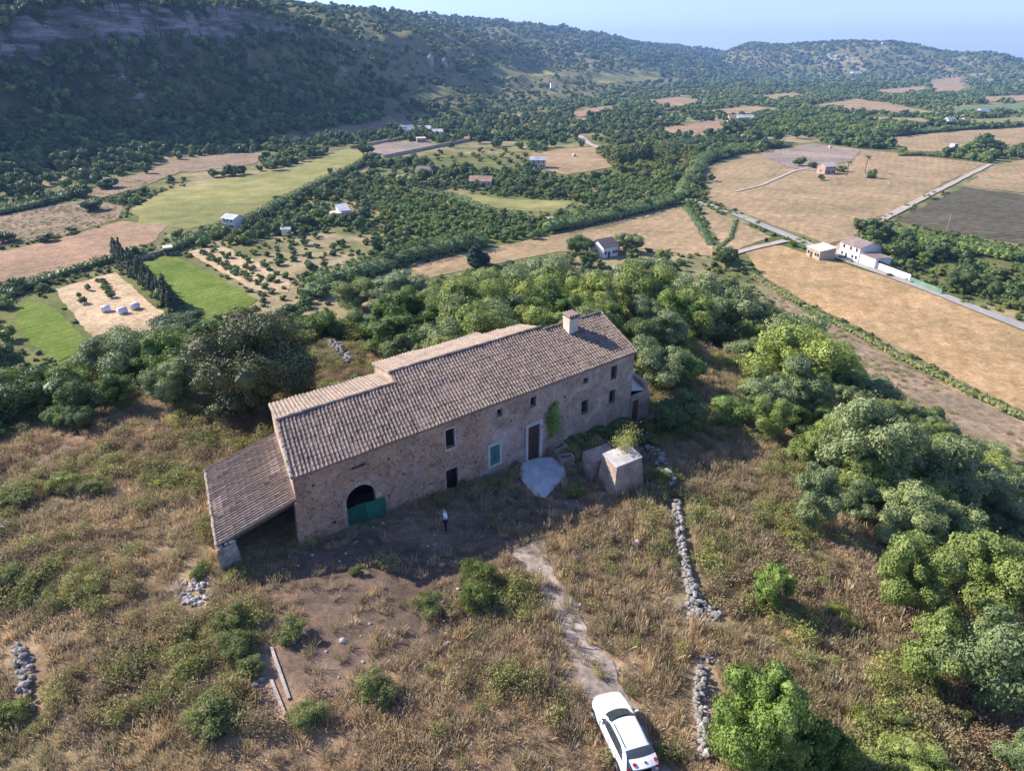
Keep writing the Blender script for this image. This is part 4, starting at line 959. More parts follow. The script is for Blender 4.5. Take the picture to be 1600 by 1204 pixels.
    def panel(name, pts, m, off, parent=body, th=.012):
        P = [Vector(p) for p in pts]; nn = (P[1] - P[0]).cross(P[2] - P[0]).normalized(); b = MB(); b.hexa([p + nn * off for p in P], [p + nn * (off + th) for p in P]); return cp(name, b, m, body)
    # windscreen: curved strip
    b = MB(); V = []
    for t in np.linspace(0, 1, 5):
        x = .90 + (.24 - .90) * t; z_ = .985 + (1.372 - .985) * t; hw_ = .70 + (.60 - .70) * t
        for q in np.linspace(-1, 1, 9): V.append((x - abs(q) ** 2 * .16 + .03, hw_ * q, z_ + .038 * (1 - q * q) + .012))
    b.add(V, [(i * 9 + k, i * 9 + k + 1, (i + 1) * 9 + k + 1, (i + 1) * 9 + k) for i in range(4) for k in range(8)]); cp('windscreen', b, glass, body, smooth=True)
    for s in (1, -1):
        b = MB(); top = [(.46, .69, 1.2), (.10, .662, 1.335), (-.5, .652, 1.365), (-1.0, .648, 1.35), (-1.32, .665, 1.25)]; bot = [(.70, .805, .985), (.10, .805, .99), (-.5, .805, 1.0), (-1.0, .805, 1.01), (-1.45, .79, 1.05)]
        b.add([(x, s * (y + .012), z_) for x, y, z_ in top] + [(x, s * (y + .012), z_) for x, y, z_ in bot], [(k, k + 1, 6 + k, 5 + k) if s > 0 else (k + 1, k, 5 + k, 6 + k) for k in range(4)]); cp('side_window', b, glass, body)
        b = MB(); b.tube([(.0, s * .56, 1.448), (-.6, s * .555, 1.468), (-1.3, s * .54, 1.425)], .014, 5); cp('roof_rail', b, rub, body)
        b = MB(); b.tube([(.60, s * .82, .99), (.58, s * .92, 1.0)], [.025, .03], 6); b.box((.57, s * .94, 1.01), (.09, .13, .09)); cp('mirror', b, paint, body)
        b = MB(); b.box((1.86, s * .60, .745), (.24, .22, .07), -s * .55); cp('headlight', b, clr, body)
        b = MB(); b.box((-2.04, s * .70, .86), (.14, .2, .16), s * .3); cp('tail_light', b, red, body)
        for x in (1.33, -1.30):
            w_ = empty('wheel', (x, s * .80, .31)); w_.parent = car
            def cyl(r0, r1, y0, y1, n_=24):
                b = MB(); A = [(r0 * math.cos(6.2832 * k / n_), y0, r0 * math.sin(6.2832 * k / n_)) for k in range(n_)]; Bq = [(r1 * math.cos(6.2832 * k / n_), y1, r1 * math.sin(6.2832 * k / n_)) for k in range(n_)]; return b.hexa(A, Bq)
            cp('tyre', cyl(.315, .315, -.10 * s, .105 * s), rub, w_); b = cyl(.21, .20, .106 * s, .112 * s)
            for k in range(5): a = k * 1.2566; b.tube([(0, .12 * s, 0), (.2 * math.cos(a), .118 * s, .2 * math.sin(a))], .025, 4)
            cp('rim', b, rim, w_)
            ar = MB(); A = [(x + .37 * math.cos(t), s * .905, .31 + .37 * math.sin(t)) for t in np.linspace(0, math.pi, 14)]; Bq = [(p[0], s * .80, p[2]) for p in A]; ar.hexa(A, Bq); cp('wheel_arch', ar, rub, body)
    seam, nt, bs = newmat('door_seam'); bs.inputs['Base Color'].default_value = (.12, .12, .13, 1)
    for s in (1, -1):
        for x in (.62, -.35, -1.18):
            b = MB(); b.tube([(x, s * .872, .35), (x + .02, s * .905, .62), (x + .01, s * .885, .90)], .008, 4); cp('door_seam', b, seam, body)
        for x in (-.18, -1.0):
            b = MB(); b.box((x, s * .905, .80), (.18, .03, .03)); cp('door_handle', b, paint, body)
    b = MB(); b.add([(1.72, -.62, .835), (1.72, .62, .835), (1.735, .62, .838), (1.735, -.62, .838)], [(0, 1, 2, 3)]); b.box((2.17, 0, .42), (.06, .8, .14)); cp('grille', b, rub, body)
    b = MB(); b.box((-1.76, 0, .53), (.56, 1.32, .02)); cp('boot_floor', b, rub, body)
    # raised tailgate: rear glass then white lower panel with plate
    tgo = empty('tailgate', (-1.40, 0, 1.40)); tgo.parent = car; tgo.rotation_euler = (0, R(4), 0)
    def curve_panel(x0, x1, z0, z1, w0, w1, m, name, th=.03):
        b = MB(); V = []
        for x, z_, w in ((x0, z0, w0), ((x0 + x1) / 2, (z0 + z1) / 2 + .02, (w0 + w1) / 2), (x1, z1, w1)):
            for q in np.linspace(-1, 1, 7): V.append((x - .06 * q * q * 0 + .10 * q * q * (1 if x < -.2 else .3), w * q, z_ - .05 * q * q))
        nV = len(V); b.add(V + [(x, y, z_ - th) for x, y, z_ in V], [(i * 7 + k, i * 7 + k + 1, (i + 1) * 7 + k + 1, (i + 1) * 7 + k) for i in range(2) for k in range(6)] + [(nV + i * 7 + k, nV + (i + 1) * 7 + k, nV + (i + 1) * 7 + k + 1, nV + i * 7 + k + 1) for i in range(2) for k in range(6)] + [(14 + k, 14 + k + 1, nV + 15 + k, nV + 14 + k) for k in range(6)])
        return cp(name, b, m, tgo, smooth=False)
    curve_panel(-.03, -.52, .03, .02, .60, .62, glass, 'rear_window'); curve_panel(-.53, -.95, .03, -.10, .63, .60, paint, 'lower_panel', .06)
    b = MB(); b.box((-.76, 0, -.005), (.07, .09, .03)); cp('badge', b, rub, tgo)
    for s in (-1, 1):
        b = MB(); b.box((-.72, s * .50, -.025), (.12, .14, .06)); cp('tail_light', b, red, tgo)
        b = MB(); b.tube([(-.35, s * .60, .0), (-.42, s * .66, -.42)], .015, 5); cp('gas_strut', b, rub, tgo)
    return car
CAR = build_car(); CAR.scale = (.89, .89, .89)

# ================================================================== PERSON
def person(u, v, yaw):
    p = hit(u, v); o = empty('person', p, yaw, label='person in white shirt and dark trousers standing in the shaded yard', cat='person')
    def m_(n, c): 
        m, nt, b = newmat(n); b.inputs['Base Color'].default_value = (*c, 1); b.inputs['Roughness'].default_value = .8; return m
    skin, shirt, trou, hair, shoe = m_('skin', (.42, .26, .19)), m_('white_shirt', (.80, .80, .83)), m_('dark_trousers', (.018, .02, .035)), m_('black_hair', (.012, .01, .01)), m_('dark_shoes', (.015, .014, .014))
    def skinned(name, pts, edges, rad, m, root=0):
        me = bpy.data.meshes.new(name); me.from_pydata(pts, edges, []); ob = link(name, me, o, m)
        s = ob.modifiers.new('skin', 'SKIN')
        for i, r_ in enumerate(rad): me.skin_vertices[0].data[i].radius = (r_, r_) if not isinstance(r_, tuple) else r_
        me.skin_vertices[0].data[root].use_root = True
        s.use_smooth_shade = True; q = ob.modifiers.new('sub', 'SUBSURF'); q.levels = 1; q.render_levels = 1; return ob
    # one body: legs, torso, arms, neck, head
    P = [(0, 0, .94), (0, 0, 1.12), (0, -.01, 1.34), (0, 0, 1.47), (.01, 0, 1.56), (.03, 0, 1.66), (.02, 0, 1.74),
         (0, .10, .90), (.03, .11, .50), (0, .12, .09), (.13, .13, .03), (0, -.10, .90), (.01, -.12, .50), (-.04, -.13, .09), (.09, -.14, .03),
         (0, .19, 1.42), (.03, .25, 1.16), (.24, .16, 1.17), (.31, .13, 1.19), (0, -.19, 1.42), (.03, -.25, 1.16), (.24, -.13, 1.20), (.31, -.09, 1.22)]
    E = [(0, 1), (1, 2), (2, 3), (3, 4), (4, 5), (5, 6), (0, 7), (7, 8), (8, 9), (9, 10), (0, 11), (11, 12), (12, 13), (13, 14), (2, 15), (15, 16), (16, 17), (17, 18), (2, 19), (19, 20), (20, 21), (21, 22)]
    Rd = [(.13, .15), (.12, .14), (.12, .16), .065, .058, (.095, .08), .07, .085, .06, .042, .035, .085, .06, .042, .035, .06, .045, .034, .03, .06, .045, .034, .03]
    skinned('body', P, E, Rd, skin)
    skinned('trousers', [(0, 0, .98), (0, .10, .90), (.03, .11, .50), (0, .12, .10), (0, -.10, .90), (.01, -.12, .50), (-.04, -.13, .10)], [(0, 1), (1, 2), (2, 3), (0, 4), (4, 5), (5, 6)], [(.145, .165), .10, .078, .065, .10, .078, .065], trou)
    skinned('shirt', [(0, 0, .96), (0, 0, 1.12), (0, -.01, 1.34), (0, 0, 1.46), (0, .19, 1.42), (.02, .245, 1.24), (0, -.19, 1.42), (.02, -.245, 1.24)], [(0, 1), (1, 2), (2, 3), (2, 4), (4, 5), (2, 6), (6, 7)], [(.155, .175), (.145, .165), (.145, .185), .085, .08, .068, .08, .068], shirt)
    skinned('hair', [(-.01, 0, 1.66), (-.005, 0, 1.745)], [(0, 1)], [(.10, .09), (.085, .085)], hair)
    for s in (-1, 1): skinned('shoe', [(-.06 + (.02 if s > 0 else -.02), s * .125, .045), (.14 + (0 if s > 0 else -.04), s * .135, .035)], [(0, 1)], [.05, .045], shoe)
    iv, it = ico(2)
    def bit(n, s_, c, m):
        b = MB(); b.add((iv * s_ + c).tolist(), [tuple(t) for t in it]); x = link(n, b.mesh(n, m)); x.parent = o
    bit('nose', [.018, .016, .022], [.125, 0, 1.655], skin); bit('mouth', [.006, .024, .006], [.117, 0, 1.615], hair)
    for s in (-1, 1): bit('ear', [.012, .016, .026], [.02, s * .085, 1.665], skin); bit('eye', [.008, .012, .007], [.112, s * .033, 1.685], hair)
    for s, (hx, hy, hz_) in ((1, (.31, .13, 1.19)), (-1, (.31, -.09, 1.22))):
        for k in range(4):
            q = (k - 1.5) * .018; skinned('finger', [(hx + .02, hy, hz_ + q), (hx + .07, hy - s * .01, hz_ + q * 1.1), (hx + .085, hy - s * .05, hz_ + q)], [(0, 1), (1, 2)], [.010, .009, .008], skin)
        skinned('thumb', [(hx - .01, hy - s * .01, hz_ + .02), (hx + .03, hy - s * .05, hz_ + .045)], [(0, 1)], [.012, .009], skin)
    ph = MB(); ph.box((p[0], p[1], p[2]), (.1, .1, .1)); ph = MB(); ph.box((0, 0, 0), (.05, .17, .10))
    c = link('phone', ph.mesh('phone', M['void'])); fx = Vector((.385, .02, 1.215)); fx.rotate(Matrix.Rotation(yaw, 3, 'Z')); c.location = Vector(p) + fx; c.rotation_euler = (0, .3, yaw)
    tag(c, 'small dark handset held in front of the standing person', 'handset')
person(697, 831, R(200))

# ================================================================== VALLEY BUILDINGS
def cottage(u, v, wpx, dep, h, rz, wall, roof, label, kind='gable', cat='house', name='cottage', rh=.35, doors=True, annex=None):
    p = hit(u, v); w = wpx * mpp(p); o = empty(name, p, rz, label=label, cat=cat)
    def cp(n, b, m, par=o): x = link(n, b.mesh(n, m)); x.parent = par; return x
    b = MB(); b.box((0, 0, h / 2 - 1), (w, dep, h + 2)); 
    if kind == 'gable': b.add([(-w / 2, -dep / 2, h), (-w / 2, dep / 2, h), (-w / 2, 0, h + dep * rh), (w / 2, -dep / 2, h), (w / 2, dep / 2, h), (w / 2, 0, h + dep * rh)], [(0, 1, 2), (3, 5, 4), (0, 2, 5, 3), (1, 4, 5, 2)])
    if kind == 'shed': b.add([(-w / 2, -dep / 2, h), (w / 2, -dep / 2, h), (w / 2, dep / 2, h), (-w / 2, dep / 2, h), (w / 2, dep / 2, h + dep * rh * .6), (-w / 2, dep / 2, h + dep * rh * .6)], [(0, 1, 4, 5), (0, 5, 3), (1, 2, 4), (2, 3, 5, 4)])
    wl_ = cp('wall', b, wall); e = .35; t = .16; b = MB()
    if kind == 'gable':
        for s in (-1, 1): b.hexa([(-w / 2 - e, s * (dep / 2 + e), h - e * rh * 2 + .02), (w / 2 + e, s * (dep / 2 + e), h - e * rh * 2 + .02), (w / 2 + e, 0, h + dep * rh + .03), (-w / 2 - e, 0, h + dep * rh + .03)], [(-w / 2 - e, s * (dep / 2 + e), h - e * rh * 2 + t), (w / 2 + e, s * (dep / 2 + e), h - e * rh * 2 + t), (w / 2 + e, 0, h + dep * rh + t + .03), (-w / 2 - e, 0, h + dep * rh + t + .03)])
    elif kind == 'shed':
        q = rh * .6; b.hexa([(-w / 2 - e, -dep / 2 - e, h - e * q + .03), (w / 2 + e, -dep / 2 - e, h - e * q + .03), (w / 2 + e, dep / 2 + e, h + (dep + e) * q + .03), (-w / 2 - e, dep / 2 + e, h + (dep + e) * q + .03)], [(-w / 2 - e, -dep / 2 - e, h - e * q + .03 + t), (w / 2 + e, -dep / 2 - e, h - e * q + .03 + t), (w / 2 + e, dep / 2 + e, h + (dep + e) * q + .03 + t), (-w / 2 - e, dep / 2 + e, h + (dep + e) * q + .03 + t)])
    else: b.box((0, 0, h + .09), (w + .5, dep + .5, .16))
    cp('roof', b, roof)
    if doors:
        b = MB(); b.box((-w * .12, -dep / 2 - .03, 1.0), (1.0, .08, 2.0)); cp('door', b, M['wood'])
        for x in (-.34, .2, .38):
            b = MB(); b.box((w * x, -dep / 2 - .03, 1.6), (.9, .08, 1.0)); cp('window', b, M['dark_pane'])
        b = MB(); b.box((-w / 2 - .03, 0, 1.6), (.08, .9, 1.0)); cp('window', b, M['dark_pane'])
        if h > 4.2:
            for x in (-.3, .05, .35):
                b = MB(); b.box((w * x, -dep / 2 - .03, 4.0), (.9, .08, 1.1)); cp('window', b, M['dark_pane'])
    if annex:
        ax_, ay, aw, ad_, ah, am, ar = annex; b = MB(); b.box((ax_, ay, ah / 2 - 1), (aw, ad_, ah + 2)); k = cp('annex', b, am); b = MB(); b.box((ax_, ay, ah + .08), (aw + .4, ad_ + .4, .15)); x = link('annex_roof', b.mesh('annex_roof', ar)); x.parent = k
    return o
ang = lambda a, b_: math.atan2(hit(*b_)[1] - hit(*a)[1], hit(*b_)[0] - hit(*a)[0])
rdir = ang((1240, 375), (1310, 402))
cottage(1342, 404, 44, 9, 5.0, rdir, M['white_wall'], M['roof_brown'], 'white walled farmhouse with grey roof beside the valley road', kind='gable', rh=.16, annex=(9, -1.5, 7, 6, 3.4, M['white_wall'], M['roof_brown']))
cottage(1281, 402, 32, 6, 3.0, rdir, M['tan_wall'], M['cream_wall'], 'low cream stone outbuilding left of the white walled farmhouse', kind='shed', cat='outbuilding', name='outbuilding', rh=.25)
cottage(1318, 397, 12, 5, 2.6, rdir, M['tan_wall'], M['roof_red'], 'tiny red roofed shed between the cream outbuilding and the white farmhouse', cat='shed', name='shed', doors=False)
cottage(943, 398, 30, 7, 3.6, .62, M['white_wall'], M['roof_brown'], 'small white cottage with brown roof behind the hill trees, above the farmhouse chimney', rh=.3, annex=(6, 2.5, 4, 4, 3, M['cream_wall'], M['cream_wall']))
cottage(367, 357, 26, 6, 4.4, -.5, M['white_wall'], M['roof_grey'], 'two storey white house at the edge of the yellow green meadow', rh=.2)
cottage(524, 344, 16, 6, 3.2, .5, M['cream_wall'], M['cream_wall'], 'cream shed left of the slatted white shed in the orchard trees', kind='flat', cat='shed', name='shed')
cottage(537, 338, 16, 7, 3.0, .5, M['white_wall'], M['roof_grey'], 'white shed with grey sheet roof among the orchard trees', kind='shed', cat='shed', name='shed')
cottage(448, 367, 13, 3, 2.4, .2, M['white_wall'], M['roof_grey'], 'tiny white hut in the middle of the small orchard', kind='shed', cat='hut', name='hut', doors=False)
cottage(663, 276, 22, 7, 3.2, -.3, M['white_wall'], M['roof_brown'], 'low white cottage hidden among trees right of the meadow hedge')
cottage(752, 290, 34, 8, 3.0, -.1, M['cream_wall'], M['roof_red'], 'long low house with red brown roof in the orchards', rh=.25)
cottage(840, 262, 24, 8, 5.0, .0, mat('pink_wall', (.55, .38, .33), (.68, .50, .44), 2, world_co=False), M['roof_grey'], 'pink and white two storey house beside the pale stubble field', rh=.2)
cottage(264, 397, 12, 4, 2.6, .5, M['tan_wall'], M['cream_wall'], 'small stone hut at the head of the bright green field', kind='flat', cat='hut', name='hut')
for i, (u, v, w, k, lb) in enumerate(((636, 208, 20, 'gable', 'leftmost low building of the grey farm group'), (650, 213, 16, 'flat', 'front flat roofed building of the grey farm group'), (664, 207, 20, 'shed', 'back right building of the grey farm group'), (658, 222, 14, 'flat', 'lone pink stone hut before the grey farm group'), (684, 213, 16, 'shed', 'rightmost long shed of the grey farm group'))):
    cottage(u, v, w, 10, 3.4, .2, M['tan_wall'] if i % 2 else M['white_wall'], M['roof_grey'] if i != 3 else M['cream_wall'], lb + ' at the foot of the hills', kind=k, name='farm_building', cat='farm building')
cottage(1162, 190, 26, 12, 4.5, .05, M['white_wall'], M['roof_grey'], 'long grey roofed barn beyond the reddish field', kind='gable', name='barn', cat='barn', rh=.2)
cottage(1143, 190, 12, 9, 4, .05, M['cream_wall'], M['roof_red'], 'small red roofed house beside the long grey barn')
cottage(1290, 271, 20, 7, 4.4, .3, mat('pinkish_stone', (.34, .23, .20), (.48, .34, .29), 1.2, world_co=False, bump=.3), M['cream_wall'], 'old pinkish stone field house standing alone in the large stubble field', rh=.25, name='field_house')
cottage(1337, 119, 16, 16, 9, .1, M['white_wall'], M['cream_wall'], 'upper cream villa on the distant wooded hillside', kind='gable', name='villa', cat='villa')
cottage(1329, 126, 12, 12, 7, .1, M['cream_wall'], M['roof_red'], 'lower cream villa on the distant wooded hillside', kind='gable', name='villa', cat='villa')
cottage(1534, 181, 16, 10, 5, .2, M['white_wall'], M['roof_grey'], 'pale farmhouse among trees at the far right of the valley')
cottage(1482, 195, 14, 10, 4, .2, M['white_wall'], M['roof_grey'], 'small white house beyond the far right stubble field')
cottage(1507, 193, 10, 8, 3.5, .2, M['cream_wall'], M['roof_red'], 'tiny house right of the small white house beyond the stubble')
cottage(864, 137, 8, 10, 7, .1, M['white_wall'], M['roof_red'], 'tiny pale house high on the terraced slope', doors=False)
cottage(1382, 70, 8, 14, 8, .1, M['white_wall'], M['white_wall'], 'white speck of a house near the top of the distant round hill', kind='flat', doors=False)
cottage(858, 350, 9, 3, 2.6, .4, M['tan_wall'], M['trim'], 'little stone pump hut by the hedge corner', kind='flat', cat='hut', name='hut', doors=False)
cottage(1150, 197, 8, 6, 3, .3, M['tan_wall'], M['roof_red'], 'small brown hut in front of the long grey barn', cat='hut', name='hut', doors=False)
cottage(1488, 238, 8, 4, 6, .3, M['white_wall'], M['trim'], 'narrow white tower like hut beside the cypress', kind='flat', cat='hut', name='hut', doors=False)
def wall_line(a, b_, h, t, m, label, cap=None, cat='boundary wall'):
    A, B = hit(*a), hit(*b_); L = np.linalg.norm((B - A)[:2]); rz = math.atan2(B[1] - A[1], B[0] - A[0]); o = empty('boundary_wall', A, rz, label=label, cat=cat)
    b = MB(); n = max(2, int(L / 6)); 
    for i in range(n):
        q = A + (B - A) * (i + .5) / n; z = float(Hf(q[0], q[1])) - A[2]; b.box((L * (i + .5) / n, 0, z + h / 2 - .5), (L / n + .0, t, h + 1))
    x = link('panel', b.mesh('panel', m)); x.parent = o
    if cap:
        b = MB()
        for i in range(n):
            q = A + (B - A) * (i + .5) / n; z = float(Hf(q[0], q[1])) - A[2]; b.box((L * (i + .5) / n, .1, z + h + .3), (L / n, t * .6, .6))
        x = link('hedge_screen', b.mesh('hedge_screen', cap)); x.parent = o
    return o
wall_line((1352, 414), (1421, 440), 2.2, .3, M['white_wall'], 'long white boundary wall topped by a dark screen beside the valley road', M['void'])
wall_line((1421, 441), (1470, 461), 1.7, .12, mat('green_fence_mesh', (.10, .18, .13), (.16, .25, .18), 3, world_co=False), 'green mesh fence continuing the white boundary wall')
wall_line((118, 418), (166, 406), .8, .5, M['tan_wall'], 'low stone wall behind the hay plot')
wall_line((212, 408), (258, 396), 1.6, .4, M['tan_wall'], 'grey stone wall at the head of the bright green field')
wall_line((548, 232), (640, 216), 2.0, 1.2, M['tan_wall'], 'upper grey terrace wall below the hill slope')
wall_line((600, 247), (740, 219), 2.2, 1.0, M['tan_wall'], 'middle grey terrace wall crossing the valley')
wall_line((741, 218), (850, 209), 2.2, 1.0, M['tan_wall'], 'right hand grey terrace wall crossing the valley')
wall_line((690, 192), (740, 178), 2.0, 1.0, M['tan_wall'], 'short grey terrace wall above the grey farm group')
# wrapped bales, each a squat cylinder
for i, (u, v, lb) in enumerate(((167, 487, 'leftmost of the three white wrapped bales on the hay plot'), (192, 490, 'middle of the three white wrapped bales on the hay plot'), (212, 483, 'rightmost of the three white wrapped bales on the hay plot'))):
    p = hit(u, v); b = MB(); r = .92; n = 20
    b.v = []; A = [(-1.1, r * .92 * math.cos(k * 2 * math.pi / n), r + r * .92 * math.sin(k * 2 * math.pi / n)) for k in range(n)]; B_ = [(-.95, r * math.cos(k * 2 * math.pi / n), r + r * math.sin(k * 2 * math.pi / n)) for k in range(n)]
    b.hexa(A, B_); b.hexa(B_, [(-x, y, z) for x, y, z in B_]); b.hexa([(-x, y, z) for x, y, z in B_], [(-x, y, z) for x, y, z in A])
    o = link('wrapped_bale', b.mesh('wrapped_bale', M['wrap'], smooth=True)); o.location = p; o.rotation_euler = (0, 0, .5 + i * .5); tag(o, lb, 'bale', 'white wrapped bales on the hay plot')
# small bits in the fields: round bales, pole
for i, (u, v, lb) in enumerate(((1297, 232, 'pale round bale on the turned soil field'), (1388, 292, 'pale round bale in the middle of the large stubble field'), (897, 245, 'pale round bale on the stubble field right of the pink house'))):
    p = hit(u, v); b = MB(); n = 14; b.hexa([(-.9, 1.1 * math.cos(k * 6.283 / n), 1.1 + 1.1 * math.sin(k * 6.283 / n)) for k in range(n)], [(.9, 1.1 * math.cos(k * 6.283 / n), 1.1 + 1.1 * math.sin(k * 6.283 / n)) for k in range(n)])
    o = link('round_bale', b.mesh('round_bale', M['cream_wall'])); o.location = p; o.rotation_euler = (0, 0, i); tag(o, lb, 'bale')
p = hit(1479, 362); o = empty('utility_pole', p, .4, label='thin pale utility pole at the edge of the dark ploughed field', cat='utility pole')
b = MB(); b.tube([(0, 0, -.5), (0, 0, 7)], [.16, .11], 8); x = link('pole', b.mesh('pole', M['greywood'])); x.parent = o
b = MB(); b.box((0, 0, 6.5), (1.6, .12, .12)); 
for q in (-.7, 0, .7): b.tube([(q, 0, 6.56), (q, 0, 6.75)], .05, 5)
x = link('crossarm', b.mesh('crossarm', M['greywood'])); x.parent = o
# two rock pinnacles in the slope
for i, (u, v, hpx, lb) in enumerate(((673, 106, 20, 'left taller of two pale rock pinnacles on the shaded slope'), (695, 108, 15, 'right shorter of two pale rock pinnacles on the shaded slope'))):
    p = hit(u, v); s = mpp(p); rng = np.random.default_rng(i); iv, it = ico(3); h = hpx * s; w = 5 * s
    n = 1 + .5 * (fbm(iv[:, 0] * 2.5 + i, iv[:, 2] * 3 + iv[:, 1] * 2, 4, i)[:, None] - .5); vv = iv * n * [w, w, h * .62] + [0, 0, h * .38]
    o = link('rock_pinnacle', MB().add(vv.tolist(), [tuple(t) for t in it]).mesh('rock_pinnacle', mat('pinkish_rock', (.30, .24, .21), (.52, .44, .40), .3, bump=.4, bdist=.5))); o.location = p; tag(o, lb, 'rock')
b = MB(); rng = np.random.default_rng(5)
for i in range(60):
    u, v = rng.uniform(1292, 1334), rng.uniform(87, 95); p = hit(u, v); irregular_stone(b, (p[0], p[1], p[2] + 2), rng.uniform(3, 8), rng)
tag(link('rock_outcrop', b.mesh('rock_outcrop', M['pale_rock'])), 'broken line of pinkish rock outcrops on the distant hill slope', 'rock outcrop')

# ================================================================== TREES
TM = {}
def variants(key, k, m, **kw):
    TM[key] = [crown_mesh('crown', M[m], 100 + 17 * i + sum(map(ord, key)), **kw) for i in range(k)]
variants('olive', 4, 'olive', R_=3.2, H_=5.4, base=.12, lobes=22, n=16000, ls=.19, lobe=.31, core=.66, ragged=.16, tilt=.6)
variants('olive_b', 3, 'olive_b', R_=3.2, H_=5.6, base=.08, lobes=24, n=16000, ls=.19, lobe=.30, core=.66, ragged=.16, tilt=.6)
variants('green', 3, 'green', R_=2.2, H_=3.8, base=.06, lobes=18, n=8500, ls=.17, lobe=.34, core=.72, ragged=.16, tilt=.6)
variants('fig', 2, 'green', R_=4.0, H_=5.6, base=.02, lobes=34, n=30000, ls=.19, lobe=.27, core=.74, ragged=.16, tilt=.6)
variants('deep', 3, 'deep', R_=2.4, H_=4.0, base=.06, lobes=18, n=8500, ls=.18, lobe=.34, core=.74, ragged=.16, tilt=.6)
variants('bush', 4, 'shrubleaf', R_=1.3, H_=1.5, base=.0, lobes=16, n=6500, ls=.10, lobe=.34, core=.55, ragged=.42, tilt=.9)
variants('ybush', 3, 'yellowgreen', R_=1.5, H_=1.8, base=.0, lobes=16, n=6500, ls=.11, lobe=.34, core=.55, ragged=.42, tilt=.9)
variants('wild', 2, 'weed', R_=1.0, H_=1.5, base=.0, lobes=9, n=1600, ls=.10, lobe=.42, core=0, ragged=.8, tilt=1.2)
variants('conifer', 2, 'conifer', R_=1.9, H_=8.0, base=.06, lobes=18, n=3600, ls=.42, lobe=.42, core=.7, shape='cone')
variants('cypress', 1, 'conifer', R_=1.0, H_=9, base=.04, lobes=12, n=1800, ls=.4, lobe=.5, core=.8, shape='column')
variants('v_round', 4, 'far', R_=2.6, H_=4.4, base=.04, lobes=10, n=800, ls=.72, lobe=.42, core=.8)
variants('v_green', 3, 'green', R_=2.2, H_=3.8, base=.04, lobes=9, n=700, ls=.65, lobe=.42, core=.8)
variants('v_yellow', 2, 'yellowgreen', R_=2.2, H_=3.4, base=.0, lobes=9, n=600, ls=.65, lobe=.42, core=.8)
variants('v_deep', 3, 'deep', R_=3.2, H_=6.0, base=.04, lobes=11, n=1000, ls=.8, lobe=.42, core=.8)
variants('f_round', 3, 'far', R_=3.4, H_=5.0, base=.0, lobes=7, n=170, ls=1.7, lobe=.46, core=.85)
TRK = {k: trunk_mesh('trunk', 7 + i, h, r, rc) for i, (k, h, r, rc) in enumerate((('olive', 5.0, .24, 1.6), ('green', 3.6, .15, 1.0), ('tall', 7.5, .22, .5), ('v', 4.2, .2, 1.0)))}
TRK_OF = dict(wild=None, fig='green', olive='olive', olive_b='olive', green='green', deep='green', bush=None, ybush=None, conifer='tall', cypress='tall', v_round='v', v_green='v', v_yellow=None, v_deep='v', f_round=None)
DIM = dict(wild=(1.0, 1.5), fig=(4.0, 5.6), olive=(3.2, 5.4), olive_b=(3.2, 5.6), green=(2.2, 3.8), deep=(2.4, 4.0), bush=(1.3, 1.5), ybush=(1.5, 1.8), conifer=(1.9, 8.), cypress=(1., 9.), v_round=(2.6, 4.4), v_green=(2.2, 3.8), v_yellow=(2.2, 3.4), v_deep=(3.2, 6.), f_round=(3.4, 5.0))
_rot = random.Random(4)
def plant(name, kind, P, r, h, label, cat, group=None, parts=True, trunk=None, sink=.0):
    r0, h0 = DIM[kind]; s, sz = r / r0, h / h0; me = _rot.choice(TM[kind]); rz = _rot.uniform(0, 6.28); tk = TRK_OF[kind]
    if parts and tk:
        o = empty(name, P, rz, label=label, cat=cat, group=group); o.scale = (s, s, sz); o.location[2] -= sink
        t = bpy.data.objects.new('trunk', TRK[tk]); COL.objects.link(t); t.parent = o
        c = bpy.data.objects.new('crown', me); COL.objects.link(c); c.parent = o
    else:
        o = bpy.data.objects.new(name, me); COL.objects.link(o); o.location = P; o.location[2] -= sink; o.rotation_euler = (0, 0, rz); o.scale = (s, s, sz); tag(o, label, cat, group)
    return o
OCC = []   # occupied (x, y, r)
def pbox(cx, top, bottom, width, kind, label, name='tree', cat='tree', group=None, hf=None):
    P = hit(cx, bottom - .20 * width); m = mpp(P); r = width / 2 * m * .98
    dep = math.atan2(CAM_Z - P[2], math.hypot(P[0], P[1]))
    h = ((bottom - .20 * width) - top) * m / math.cos(dep) - r * math.tan(dep) * .55
    h = min(max(h, .9 * r), (1.15 if kind in ('bush', 'ybush') else 2.6) * r) if not hf else hf * r
    OCC.append((P[0], P[1], r)); return plant(name, kind, P, r, h, label, cat, group)
